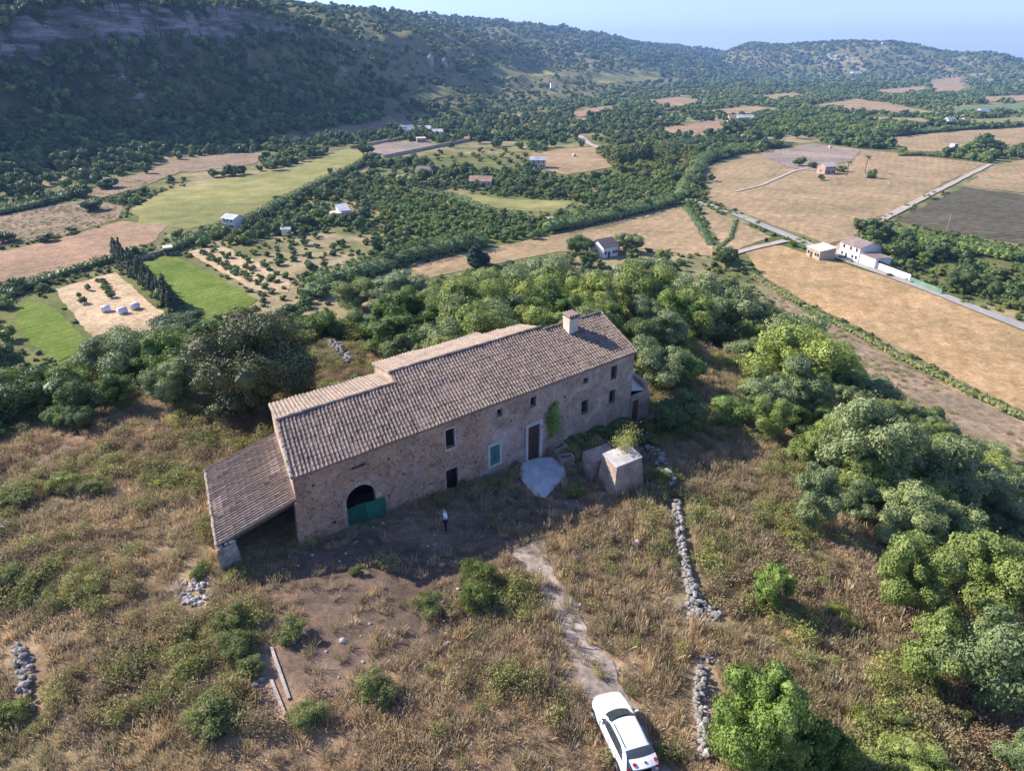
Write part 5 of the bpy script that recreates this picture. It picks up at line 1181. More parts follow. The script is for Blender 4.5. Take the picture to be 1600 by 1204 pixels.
BIG = [
 (265, 512, 612, 84, 'green', 'bright green leafy tree touching the left side of the big grey oak', 'broadleaf_tree'),
 (284, 476, 540, 92, 'deep', 'dark green rounded tree above the big grey oak, below the bright green field', 'broadleaf_tree'),
 (172, 522, 560, 62, 'deep', 'dark small tree at the lower edge of the hay plot', 'broadleaf_tree'),
 (612, 488, 566, 92, 'green', 'deep green bushy tree right of the ruined wall behind the house', 'broadleaf_tree'),
 (622, 420, 512, 104, 'olive', 'olive tree left end of the row behind the farmhouse roof', 'olive_tree'),
 (700, 430, 486, 70, 'olive_b', 'low silvery olive second from the left behind the roof', 'olive_tree'),
 (762, 408, 496, 88, 'olive_b', 'light silvery olive behind the middle of the roof', 'olive_tree'),
 (850, 394, 500, 118, 'olive', 'large silver grey olive crown left of the dry clearing behind the chimney', 'olive_tree'),
 (828, 462, 514, 96, 'deep', 'dark bushy tree directly behind the rear roof', 'broadleaf_tree'),
 (745, 378, 424, 44, 'conifer', 'small dark conical tree at the edge of the harvested strip', 'conifer'),
 (904, 364, 408, 44, 'green', 'bright green round tree left of the small white cottage', 'broadleaf_tree'),
 (982, 360, 404, 50, 'olive', 'grey green tree right of the small white cottage', 'olive_tree'),
 (1003, 396, 482, 108, 'olive', 'broad olive right of the dry clearing behind the chimney', 'olive_tree'),
 (1087, 424, 546, 128, 'olive', 'big tall olive standing right behind the right end of the farmhouse', 'olive_tree'),
 (1008, 480, 560, 70, 'deep', 'dark shrubby tree just behind the right gable', 'broadleaf_tree'),
 (1242, 500, 650, 148, 'olive_b', 'large bright olive between the farmhouse end and the brown scrub field', 'olive_tree'),
 (1172, 520, 590, 74, 'olive', 'mid sized olive left of the large bright olive', 'olive_tree'),
 (1146, 610, 676, 74, 'green', 'round green bush tree casting a long shadow in the dry grass', 'broadleaf_tree'),
 (1056, 604, 700, 98, 'deep', 'dark spreading fig in shade right of the annex', 'fig_tree'),
 (1352, 612, 800, 150, 'olive', 'very large grey green olive on the right slope edge', 'olive_tree'),
 (1262, 704, 840, 84, 'olive', 'upright solitary olive standing in the dry grass', 'olive_tree'),
 (1436, 732, 830, 84, 'olive_b', 'small pointed olive between two large slope trees', 'olive_tree'),
 (1410, 798, 985, 118, 'olive_b', 'tall bright olive left half of the big pair at the right', 'olive_tree'),
 (1530, 824, 985, 150, 'olive_b', 'wide bright olive right half of the big pair at the right', 'olive_tree'),
 (1530, 930, 1140, 170, 'olive', 'broad olive at the lower right edge of the photo', 'olive_tree'),
 (1452, 660, 740, 90, 'olive_b', 'light green tree below the brown scrub field', 'olive_tree'),
 (1540, 690, 780, 110, 'olive', 'shaded olive at the right frame edge below the brown field', 'olive_tree'),
 (1470, 770, 880, 110, 'olive', 'shadowed tree behind the big pair at the right', 'olive_tree'),
 (1580, 780, 880, 100, 'olive', 'half cut olive at the right frame edge', 'olive_tree'),
 (1137, 384, 428, 34, 'deep', 'single dark tree at the tip of the hill beside the track corner', 'broadleaf_tree'),
 (1202, 874, 958, 64, 'green', 'dense green bush standing alone right of the rubble heap', 'bush'),
 (1168, 1046, 1230, 160, 'fig', 'large leafy green fig at the bottom edge', 'fig_tree'),
 (1275, 1120, 1240, 110, 'fig', 'lower green fig growth right of the large leafy fig', 'fig_tree'),
 (1420, 1180, 1240, 120, 'olive_b', 'olive top cut by the bottom frame edge', 'olive_tree'),
 (1440, 930, 1090, 120, 'olive_b', 'rounded olive filling the gap below the big pair at the right', 'olive_tree'),
 (1330, 690, 800, 90, 'olive_b', 'bright olive crown left of the very large one', 'olive_tree'),
 (1200, 610, 700, 60, 'olive_b', 'small olive right of the round bush tree', 'olive_tree'),
 (930, 420, 500, 70, 'ybush', 'yellow green bushes in front of the white cottage', 'bush'),
 (1060, 540, 620, 70, 'green', 'green tree rising over the right gable end', 'broadleaf_tree'),
 (690, 470, 535, 80, 'green', 'fresh green tree behind the step of the roof', 'broadleaf_tree'),
 (560, 430, 500, 80, 'olive_b', 'bright olive behind the ruined wall', 'olive_tree'),
 (1590, 1130, 1230, 90, 'olive', 'pale grey olive corner cut at the bottom right', 'olive_tree'),
]
for cx, tp, bt, wd, kd, lb, nm in BIG:
    pbox(cx, tp, bt, wd, kd, lb, nm, cat=nm.replace('_', ' '))
# the big grey oak left of the house has a crown of its own
def big_oak():
    P = hit(408, 650); m = mpp(P); r = 106 * m; o = empty('holm_oak', P, .3, label='very large grey green oak with dense crown at the left end of the farmhouse', cat='oak')
    OCC.append((P[0], P[1], r * 1.3))
    h = 1.72 * r
    c = link('crown', crown_mesh('crown', M['holm'], 77, R_=r, H_=h, base=.04, lobes=44, n=60000, ls=.19, lobe=.26, core=.60, tilt=.65, ragged=.16), o)
    t = link('trunk', trunk_mesh('trunk', 5, h * .9, .42, r * .5, 7), o)
big_oak()
SHR = [(455, 946, 1004, 50, 'bush', 'round grey green shrub with a crisp shadow beside the two kerbs'), (362, 936, 990, 56, 'bush', 'top green shrub of the three joined left of the yard'), (372, 972, 1030, 60, 'bush', 'middle green shrub of the three joined left of the yard'), (386, 1010, 1062, 44, 'bush', 'lowest green shrub of the three joined left of the yard'),
 (748, 856, 916, 56, 'ybush', 'bright yellow green shrub at the lower edge of the house shadow'), (744, 905, 962, 56, 'ybush', 'dull green weedy shrub just below the bright yellow green one'), (672, 905, 962, 44, 'bush', 'small shrub left of the yellow green pair'), (585, 1030, 1105, 66, 'bush', 'fluffy shrub in weeds below the bare yard'), (482, 1066, 1140, 56, 'bush', 'grey green shrub right of the lower kerb end'), (325, 1078, 1160, 84, 'bush', 'wide low shrub in weeds at the lower left'),
 (312, 868, 905, 30, 'ybush', 'yellow green sprig below the lean-to pillar'), (1285, 880, 922, 30, 'bush', 'small green sapling in grass right of the dense bush'), (1405, 1096, 1146, 50, 'bush', 'low green shrub near the lower right olives'), (1345, 1100, 1140, 44, 'ybush', 'yellowish low shrub left of the low green shrub'), (1055, 840, 880, 18, 'bush', 'little bush growing against the long dry-stone wall'), (558, 872, 900, 22, 'ybush', 'tiny green weed at the shadow edge of the yard'), (1300, 935, 968, 34, 'ybush', 'thin sapling below the small green sapling'), (1490, 1090, 1130, 40, 'bush', 'low shrub under the lower right olive'),
 (897, 676, 706, 40, 'deep', 'dark shrub growing at the facade foot right of the climbing plant'), (930, 664, 694, 42, 'deep', 'dark shrub at the facade foot between climber and right corner'), (968, 650, 684, 44, 'deep', 'dark shrub against the right end of the facade'), (1012, 668, 706, 36, 'deep', 'dark shrub in shade between annex and tumbled wall'), (1030, 716, 760, 38, 'ybush', 'dry brownish shrub beside the tumbled wall'), (900, 752, 778, 34, 'ybush', 'low weed clump at the corner of the cistern shade'), (780, 745, 768, 30, 'bush', 'small dark weed clump at the foot of the facade by the teal window'),
 (25, 750, 800, 60, 'bush', 'grey green shrub at the left frame edge'), (95, 735, 775, 50, 'ybush', 'yellow green shrub in the left meadow of weeds'), (150, 740, 775, 40, 'bush', 'small round shrub in the left weeds'), (25, 880, 925, 60, 'bush', 'dark green shrub at the left edge above the stone remnant'), (20, 1070, 1130, 50, 'ybush', 'yellow green bush by the far left stone wall remnant')]
for cx, tp, bt, wd, kd, lb in SHR: pbox(cx, tp, bt, wd * 1.12, kd, lb, 'shrub', 'shrub')
# weeds on the cistern top and a climber on the facade
c0, z0 = CIST
cz = plant('weed_clump', 'wild', (c0[0] + .15, c0[1] + .45, z0 - .15), 1.05, 1.8, 'tall flowering weeds growing out of the cistern top', 'weeds')
def ivy():
    rng = np.random.default_rng(3); n = 900; t = rng.uniform(0, 1, n); u = 19.25 + .12 * np.sin(t * 7) + rng.normal(size=n) * (.16 + .22 * np.sin(t * 3.1) ** 2); z = .2 + t * 2.7; w = -.05 - rng.random(n) * .22
    C = np.array([hw(a, b_, c_) for a, b_, c_ in zip(u, w, z)]); N_ = np.tile([HD[1], -HD[0], .3], (n, 1)); v, q = leaves(C, N_, .16, rng, .7, .6)
    tag(link('climbing_plant', npmesh('climbing_plant', v, q, M['green'])), 'green climbing plant on the facade right of the main door', 'climbing plant')
ivy()
# palms and cypress by the stone field house
def palm(u, v, h, label):
    p = hit(u, v); o = empty('palm_tree', p, 0, label=label, cat='palm'); b = MB(); b.tube([(0, 0, -.3), (.1, 0, h * .5), (0, .1, h)], [.3, .22, .2], 7); x = link('trunk', b.mesh('trunk', M['bark'])); x.parent = o
    b = MB(); rg = random.Random(int(u))
    for i in range(26):
        a = i * 2.4; el = rg.uniform(-.3, 1.1); L = 2.3; d = Vector((math.cos(a), math.sin(a), 0)); s = Vector((-d.y, d.x, 0)); pts = []
        for t in (0, .35, .7, 1): pts.append(Vector((0, .1, h)) + d * L * t * math.cos(el * .6) + Vector((0, 0, math.sin(el) * L * t - t * t * 1.5)))
        w = (.08, .42, .36, .05)
        for j in range(3):
            for sg in (-1, 1): b.add([pts[j], pts[j] + s * sg * w[j] + Vector((0, 0, -w[j] * .6)), pts[j + 1] + s * sg * w[j + 1] + Vector((0, 0, -w[j + 1] * .6)), pts[j + 1]], [(0, 1, 2, 3)])
    x = link('crown', b.mesh('crown', M['far'])); x.parent = o
palm(1322, 276, 8.5, 'tall bushy palm left one of two by the stone field house'); palm(1351, 270, 9.5, 'slender taller palm right one of two by the stone field house')
for cx, tp, bt, wd, kd, lb, nm in [(1249, 246, 264, 20, 'v_deep', 'round dark tree left of the stone field house', 'broadleaf_tree'), (1270, 252, 266, 16, 'v_green', 'small tree next to the stone field house', 'broadleaf_tree'), (1311, 258, 272, 20, 'v_deep', 'dark bush against the right side of the stone field house', 'broadleaf_tree'), (1361, 266, 282, 16, 'v_round', 'round bush right of the two palms', 'broadleaf_tree'), (1112, 272, 286, 12, 'v_round', 'lone bush near the left tip of the large stubble field', 'broadleaf_tree'),
   (1283, 272, 284, 11, 'v_green', 'tiny bush in front of the stone field house', 'broadleaf_tree'), (1540, 212, 250, 46, 'v_deep', 'tall rounded tree clump right of the cypress', 'broadleaf_tree'), (1515, 222, 248, 30, 'v_green', 'tree left part of the clump right of the cypress', 'broadleaf_tree'), (1575, 232, 250, 26, 'v_deep', 'low dark tree right of the tall clump', 'broadleaf_tree'), (1520, 236, 252, 20, 'v_round', 'low bush under the tall clump right of the cypress', 'broadleaf_tree'),
   (1490, 214, 240, 9, 'cypress', 'single thin dark cypress at the far right field edge', 'cypress'), (1352, 338, 378, 34, 'v_deep', 'tall dark tree behind the white walled farmhouse', 'broadleaf_tree'), (1376, 346, 378, 34, 'v_deep', 'dark bluish tree right of the tall one behind the white farmhouse', 'broadleaf_tree'), (1395, 372, 418, 36, 'v_round', 'pale willow like tree in the garden of the white farmhouse', 'broadleaf_tree'), (1422, 375, 408, 28, 'v_deep', 'dark round tree in the garden right of the willow like one', 'broadleaf_tree'), (1445, 392, 414, 26, 'v_green', 'small tree in the garden right of the dark round one', 'broadleaf_tree'),
   (1197, 371, 379, 7, 'cypress', 'tiny dark cypress beside the track fork', 'cypress'), (50, 282, 318, 40, 'v_deep', 'dark tree on the dry terrace at the far left', 'broadleaf_tree'), (70, 366, 384, 30, 'v_deep', 'low dark bush on the dry terrace', 'broadleaf_tree'), (5, 362, 386, 40, 'v_deep', 'dark tree at the left frame edge on the dry terrace', 'broadleaf_tree'), (150, 308, 336, 40, 'v_deep', 'large dark round tree at the left end of the meadow', 'broadleaf_tree'), (112, 354, 366, 18, 'v_deep', 'small bush on the reddish field edge', 'broadleaf_tree'), (165, 282, 302, 36, 'v_deep', 'dark wide tree above the left end of the meadow', 'broadleaf_tree'), (205, 300, 318, 18, 'v_deep', 'bush with shadow at the meadow corner', 'broadleaf_tree'), (229, 255, 275, 16, 'v_deep', 'small round tree on the terrace above the meadow', 'broadleaf_tree'), (515, 262, 274, 10, 'v_deep', 'lone small tree near the narrow end of the meadow', 'broadleaf_tree'), (433, 305, 316, 14, 'v_deep', 'lone bush inside the meadow edge', 'broadleaf_tree'), (568, 232, 248, 34, 'v_deep', 'dark bush clump at the narrow end of the meadow', 'broadleaf_tree'), (843, 232, 262, 0, 'v_deep', '', '')]:
    if wd: pbox(cx, tp, bt, wd, kd, lb, nm, nm.split('_')[0] + ' tree' if nm != 'cypress' else 'cypress')
# cane and bush hedges: each hedge is one continuous thing
def hedge(px, width, height, m, label, name='hedge', seed=1, dens=1.0, ls=.9):
    rng = np.random.default_rng(seed); P = [np.array(q) for q in xy(px)]; V = []; F = []; off = 0; cs = []; ns = []; iv, it = ico(1); mb = MB()
    for a, b_ in zip(P[:-1], P[1:]):
        L = np.linalg.norm(b_ - a); d = (b_ - a) / L; n = np.array([-d[1], d[0]]); k = int(L * (width + height * 1.6) * .9 * dens / (ls * ls))
        t = rng.uniform(0, L, k); ph = rng.uniform(0, math.pi, k); hh = height * (.7 + .6 * fbm((a[0] + d[0] * t) / 5, (a[1] + d[1] * t) / 5, 3, seed)); wv = width * (.75 + .5 * fbm((a[0] + d[0] * t) / 7, (a[1] + d[1] * t) / 7, 2, seed + 3))
        q = rng.uniform(.8, 1.1, k); x = np.cos(ph) * wv / 2 * q; z = np.sin(ph) ** .6 * hh * q
        X = a[0] + d[0] * t + n[0] * x; Y = a[1] + d[1] * t + n[1] * x; cs.append(np.column_stack([X, Y, Hf(X, Y) + z])); ns.append(np.column_stack([n[0] * np.cos(ph), n[1] * np.cos(ph), np.sin(ph)]))
        for i in range(int(L / (width * .45)) + 1):
            c = a + d * (i * width * .45); z0_ = float(Hf(c[0], c[1])); w_ = width * .40; h_ = height * .42 * (.75 + .5 * float(fbm(c[0] / 5, c[1] / 5, 3, seed))) * 2
            mb.add((iv * (1 + rng.normal(size=(len(iv), 1)) * .1) * [w_, w_, h_ * .46] + [c[0], c[1], z0_ + h_ * .44]).tolist(), [tuple(q_) for q_ in it])
    v, q = leaves(np.concatenate(cs), np.concatenate(ns), ls, rng, .6, .7); mb.add(v.tolist(), q.tolist())
    return tag(link(name, mb.mesh(name, M[m])), label, 'hedge')
HEDGES = [
 ([(485, 462), (520, 446), (560, 436), (612, 418)], 9, 5.0, 'cane', 'thick pale cane hedge left part along the harvested strip'),
 ([(620, 412), (690, 396), (756, 384)], 9, 5.5, 'cane', 'dense green cane hedge middle part along the harvested strip'),
 ([(858, 362), (920, 350), (1000, 332), (1052, 318)], 8, 5.0, 'cane', 'dark faced cane hedge right part up to the valley road'),
 ([(1062, 308), (1080, 282), (1096, 262)], 8, 5.0, 'cane', 'cane thicket running up from the road end'),
 ([(1085, 262), (1110, 250), (1165, 236)], 9, 6.0, 'cane', 'bright rounded hedge at the left tip of the large stubble field'),
 ([(1072, 322), (1090, 348), (1112, 384)], 4, 1.0, 'cane', 'low green ditch vegetation between the two harvested fields'),
 ([(0, 472), (40, 452), (90, 436)], 5, 3.0, 'deep', 'dark hedge at the far left between reddish field and green field'),
 ([(95, 432), (140, 420), (176, 408)], 4, 3.0, 'deep', 'dark hedge behind the hay plot'),
 ([(270, 392), (320, 372), (352, 358)], 6, 3.5, 'deep', 'dark hedge along the lower edge of the meadow'),
 ([(388, 350), (430, 326), (470, 306), (512, 284), (560, 262), (582, 248)], 6, 4.0, 'deep', 'dark diagonal hedge between meadow and orchards'),
 ([(640, 300), (700, 312), (760, 334), (836, 352)], 5, 4.0, 'deep', 'dark straight hedge on the upper side of the citrus orchard'),
 ([(1168, 424), (1230, 464), (1300, 502), (1400, 556), (1500, 606), (1600, 656)], 3, 1.2, 'shrubleaf', 'scrubby boundary strip between golden field and brown scrub'),
 ([(1392, 370), (1450, 384), (1520, 396), (1600, 412)], 6, 4.5, 'green', 'long leafy hedge below the dark ploughed field'),
 ([(1100, 236), (1160, 233), (1230, 230)], 10, 4.0, 'deep', 'dark hedge behind the large stubble field'),
 ([(1405, 244), (1440, 243), (1480, 246)], 5, 3.0, 'deep', 'low hedge left of the cypress'),
 ([(0, 335), (60, 322), (110, 308)], 8, 4.0, 'deep', 'shaded hedge at the foot of the left hill'),
 ([(1040, 238), (1090, 226), (1150, 224)], 9, 6.0, 'deep', 'dark grove edge left of the large stubble field'),
 ([(1390, 214), (1450, 207), (1540, 200), (1600, 196)], 8, 4.0, 'cane', 'long green hedge beyond the far right stubble field'),
 ([(1150, 345), (1142, 372), (1128, 384)], 2, .8, 'cane', 'faint grass ridge at the triangle field')]
for i, (px, w_, h_, m_, lb) in enumerate(HEDGES): hedge(px, w_, h_, m_, lb, seed=i + 1, ls=.5 + .0008 * math.hypot(*hit(*px[0])[:2]))

# --- rows of trees one can count
def row(px, step, kind, r, h, label, group, name='tree', cat='tree', jit=.25, parts=True):
    P = [np.array(q) for q in xy(px)]; k = 0
    for a, b_ in zip(P[:-1], P[1:]):
        L = np.linalg.norm(b_ - a); d = (b_ - a) / L; n = int(L / step)
        for i in range(n):
            q = a + d * step * (i + .5) + RNG.normal(size=2) * step * jit * .5; s = RNG.uniform(.8, 1.2)
            OCC.append((q[0], q[1], r * s)); plant(name, kind, (q[0], q[1], float(Hf(q[0], q[1]))), r * s, h * s * RNG.uniform(.85, 1.15), label, cat, group, parts=parts)
row([(180, 398), (212, 432), (245, 462), (272, 486)], 2.8, 'conifer', 1.9, 7.5, 'tall dark conifer in the windbreak row between hay plot and bright green field', 'dark conifers in the windbreak row', 'windbreak_tree', 'conifer')
row([(1482, 452), (1530, 466), (1580, 482), (1640, 500)], 6.0, 'deep', 3.4, 6.2, 'dark green plantation tree in the front row beside the valley road', 'plantation trees by the valley road', 'plantation_tree', 'plantation tree')
row([(1478, 436), (1530, 448), (1590, 462), (1640, 474)], 6.0, 'deep', 3.4, 6.2, 'dark green plantation tree in the middle row behind the road row', 'plantation trees by the valley road', 'plantation_tree', 'plantation tree')
row([(1490, 424), (1540, 434), (1640, 452)], 6.5, 'deep', 3.4, 6.0, 'dark green plantation tree in the back row', 'plantation trees by the valley road', 'plantation_tree', 'plantation tree')
row([(1120, 218), (1138, 217), (1158, 217)], 9, 'v_deep', 6, 12, 'tall dark tree in the compact grove left of the large stubble field', 'compact dark grove trees', 'grove_tree')
row([(968, 262), (982, 256), (1000, 252), (1012, 246)], 7, 'v_deep', 6, 11, 'tall dark tree in the grove right of the pale stubble field', 'dark grove by the pale stubble field', 'grove_tree')
row([(1165, 226), (1200, 222), (1240, 222)], 11, 'v_deep', 5.5, 9, 'rounded dark tree beyond the large stubble field', 'rounded trees behind the large field', 'grove_tree')
row([(112, 470), (160, 444)], 6, 'green', 1.0, 1.6, 'small green shrub in rows on the straw coloured hay plot', 'small shrubs on the hay plot', 'orchard_shrub', 'shrub')
row([(125, 480), (148, 468)], 4, 'green', 1.2, 1.9, 'small green shrub in rows on the straw coloured hay plot', 'small shrubs on the hay plot', 'orchard_shrub', 'shrub')
row([(155, 438), (178, 470)], 3.2, 'green', 1.1, 1.7, 'small green shrub in rows on the straw coloured hay plot', 'small shrubs on the hay plot', 'orchard_shrub', 'shrub')

# --- orchards: grids; the nearest are individuals, the rest one grove
ALLP = []   # (x, y, z, kind, r, h, tag)
def occupied(x, y, k=.7):
    o = np.zeros(len(x), bool)
    for a, b_, r in OCC: o |= (x - a) ** 2 + (y - b_) ** 2 < (r * k) ** 2
    return o
def orchard(px, dirpx, sx, sy, kind, r, h, key, fill=.92):
    poly = xy(px); A, B = hit(*dirpx[0])[:2], hit(*dirpx[1])[:2]; d = (B - A) / np.linalg.norm(B - A); n = np.array([-d[1], d[0]])
    c = np.mean(poly, 0); ext = max(np.linalg.norm(np.array(p) - c) for p in poly); g1 = np.arange(-ext, ext, sx); g2 = np.arange(-ext, ext, sy)
    G1, G2 = np.meshgrid(g1, g2); X = c[0] + d[0] * G1 + n[0] * G2 + RNG.normal(size=G1.shape) * .45; Y = c[1] + d[1] * G1 + n[1] * G2 + RNG.normal(size=G1.shape) * .45
    m_ = inside(X, Y, poly) & (RNG.random(X.shape) < fill); X, Y = X[m_], Y[m_]; Z = Hf(X, Y)
    for x, y, z in zip(X, Y, Z):
        s = RNG.uniform(.7, 1.25); ALLP.append((x, y, z, kind if RNG.random() < .85 else 'v_yellow', r * s, h * s, key))
    return poly
ORCH = []
ORCH.append(orchard([(560, 298), (630, 298), (700, 316), (830, 356), (850, 372), (770, 380), (690, 390), (610, 352)], ((600, 330), (800, 372)), 4.4, 5.0, 'v_green', 1.9, 3.0, 'citrus'))
ORCH.append(orchard([(880, 300), (960, 272), (1060, 292), (1040, 312), (920, 330)], ((900, 310), (1040, 300)), 5.0, 5.4, 'v_green', 2.0, 3.0, 'upper'))
ORCH.append(orchard([(294, 396), (345, 388), (448, 432), (446, 456), (404, 452)], ((300, 395), (400, 450)), 5.2, 4.5, 'v_green', 1.3, 1.9, 'straw', .6))
ORCH.append(orchard([(360, 392), (420, 372), (540, 352), (600, 372), (560, 425), (480, 440)], ((380, 395), (520, 420)), 6.5, 6.0, 'v_round', 1.5, 2.2, 'kitchen', .6))
ORCH.append(orchard([(690, 214), (900, 182), (905, 200), (740, 218)], ((700, 214), (900, 190)), 13, 15, 'v_round', 3.2, 5, 'dotted', .8))
ORCH.append(orchard([(640, 252), (740, 232), (840, 240), (800, 270), (680, 266)], ((650, 250), (840, 245)), 9, 9, 'v_yellow', 2.0, 2.6, 'thin', .5))
ORCH.append(orchard([(1180, 178), (1260, 178), (1430, 200), (1400, 210), (1250, 214), (1170, 208)], ((1180, 190), (1400, 205)), 11, 11, 'v_green', 4.2, 6.0, 'farpl'))
ORCH.append(orchard([(930, 240), (1020, 222), (1090, 232), (1080, 262), (1040, 280), (960, 268)], ((940, 250), (1080, 250)), 7.5, 7.5, 'v_yellow', 3.2, 4.4, 'lime', .9))

# --- valley woodland, hedgerow trees and slope scrub on a jittered world grid
def jgrid(step, rmin, rmax, half=.84):
    n = int(rmax / step) + 1; gx = np.arange(-n, n + 1) * step; gy = np.arange(0, n + 1) * step; X, Y = np.meshgrid(gx, gy)
    X = X + RNG.uniform(-.48, .48, X.shape) * step; Y = Y + RNG.uniform(-.48, .48, Y.shape) * step; d = np.hypot(X, Y); a = np.abs(np.arctan2(X, Y))
    m_ = (d >= rmin) & (d < rmax) & (a < half); return X[m_], Y[m_]
def field_mask(X, Y, grow=2.5):
    o = np.zeros(len(X), bool)
    for p in FPOLY: o |= inside(X, Y, p) | (dseg(X, Y, p, True)[0] < grow)
    for p in RPOLY: o |= dseg(X, Y, p, True)[0] < grow
    for p in ORCH: o |= inside(X, Y, p)
    return o
GAPS = [xy(q) for q in ([(640, 236), (820, 215), (830, 262), (700, 300), (640, 280)], [(560, 150), (700, 130), (760, 190), (640, 205)], [(760, 100), (1020, 105), (1150, 150), (900, 160), (760, 150)], [(1395, 404), (1480, 410), (1475, 440), (1420, 438)])]
for step, r0, r1_, kinds, sc_ in ((4.6, 60, 430, ('v_round', 'v_green', 'v_deep', 'v_yellow'), 1.0), (6.8, 430, 900, ('v_round', 'v_deep', 'v_round', 'v_green'), 1.45), (10.5, 900, 1900, ('f_round',), 1.45), (21, 1900, 5600, ('f_round',), 2.6)):
    X, Y = jgrid(step, r0, r1_)
    sdh = np.where(inside(X, Y, HILL), -1, dseg(X, Y, HILL, True)[0]); dd, arc, side = dseg(X, Y, FOOT); s = np.where(side > 0, dd, 0)
    nz = fbm(X / 34, Y / 34, 4, 71); nf = fbm(X / 11, Y / 11, 3, 73)
    onhill = (sdh < 88)
    pr = np.where(s > 25, .95 + (fbm(X / 60, Y / 60, 4, 75) - .5) * 1.4 - .42 * sstep(820, 1200, arc) - .42 * (np.abs(s - 146) < 8) * (arc < 900) + .35 * sstep(2400, 3000, arc), .62 + (nz - .5) * 4.2 + (nf - .5) * 1.5)
    for g in GAPS: pr = np.where(inside(X, Y, g), pr * .45, pr)
    dry = (r0 > 800); pr = np.clip(pr, .05 if not dry else .15, .97)
    keep = (~onhill) & (RNG.random(len(X)) < pr) & ~field_mask(X, Y, 1.5 + step * .35) & ~occupied(X, Y, .8)
    X, Y, s = X[keep], Y[keep], s[keep]; Z = Hf(X, Y); zz = RNG.random(len(X)); big = fbm(X / 70, Y / 70, 3, 81)
    for x, y, z, ss, t, bg_ in zip(X, Y, Z, s, zz, big):
        k = kinds[int(t * len(kinds) * .999)]; q = RNG.uniform(.55, 1.35) * sc_ * (.8 + .5 * bg_)
        if ss > 25 and r0 < 800: k = 'v_round' if t < .8 else 'v_deep'; q *= 1.15
        r, h = DIM[k]; ALLP.append((x, y, z, k, r * q * .8, h * q * .75, 'hill' if ss > 25 else 'valley'))
# trees on the hillside below the farm (nearer: fuller crowns)
GRASSP = xy([(-300, 770), (0, 712), (130, 664), (262, 628), (300, 660), (400, 675)]) + [hw(-2, 10.5, 0)[:2], hw(8, 11.6, 0)[:2], hw(21.5, 11.0, 0)[:2], hw(27, 7.5, 0)[:2], hw(31, 5, 0)[:2]] + xy([(1095, 590), (1190, 640), (1275, 745), (1340, 850), (1375, 930), (1415, 1020), (1460, 1204)]) + [(30, 4), (34, -60), (-60, -60), (-90, 20)]
CLEAR = [(hit(665, 540)[:2], 4.0), (hit(918, 478)[:2], 4.5), (hit(530, 566)[:2], 6.5), (hit(560, 590)[:2], 5.0), (hit(490, 590)[:2], 3.5)]
X, Y = jgrid(3.1, 30, 260, 1.1)
sdh = np.where(inside(X, Y, GRASSP), -1, 1) * dseg(X, Y, GRASSP, True)[0]; sdo = np.where(inside(X, Y, HILL), -1, dseg(X, Y, HILL, True)[0]); nz = fbm(X / 16, Y / 16, 4, 91); nf = fbm(X / 45, Y / 45, 2, 93)
pr = np.where(X > 14, np.clip(.68 + (nz - .5) * 2.8, .10, 1), np.clip(.8 + (nz - .5) * 2.4, .22, 1)) * sstep(-2, 2, sdh)
for c_, q_ in CLEAR: pr = np.where(np.hypot(X - c_[0], Y - c_[1]) < q_, .02, pr)
UV = np.array([huw(a_, b_) for a_, b_ in zip(X, Y)]); pr = np.where((UV[:, 1] < 11.8) & (UV[:, 1] > -8) & (UV[:, 0] > -6) & (UV[:, 0] < 30), 0, pr)
kk = (sdo < 92) & (sdh > -1) & (RNG.random(len(X)) < pr) & ~field_mask(X, Y, .8) & ~occupied(X, Y, .95)
X, Y, sdh, nf = X[kk], Y[kk], sdh[kk], nf[kk]; Z = Hf(X, Y)
HKL = dict(bush='low grey green shrub', ybush='yellow green shrub', green='fresh green bushy tree', deep='dark green bushy tree', olive='silvery wild olive', olive_b='bright wild olive')
for x, y, z, sd_, f_ in zip(X, Y, Z, sdh, nf):
    right = x > 12 and y < 170
    ks = ('olive', 'olive_b', 'bush', 'ybush', 'green') if right else (('deep', 'green', 'olive', 'bush', 'ybush', 'green') if x < -12 else ('olive', 'olive_b', 'green', 'ybush', 'deep', 'bush'))
    k = ks[int(RNG.random() * len(ks))]; r, h = DIM[k]; q = RNG.uniform(.6, 1.25) * (.85 + .5 * f_) * (.95 if x < -14 else (.78 if x > 14 and y < 75 else 1.1)) * (.75 if sd_ < 4 else 1) * (1.25 if k in ('bush', 'ybush') else 1)
    ALLP.append((x, y, z, k, r * q, h * q, 'slope'))
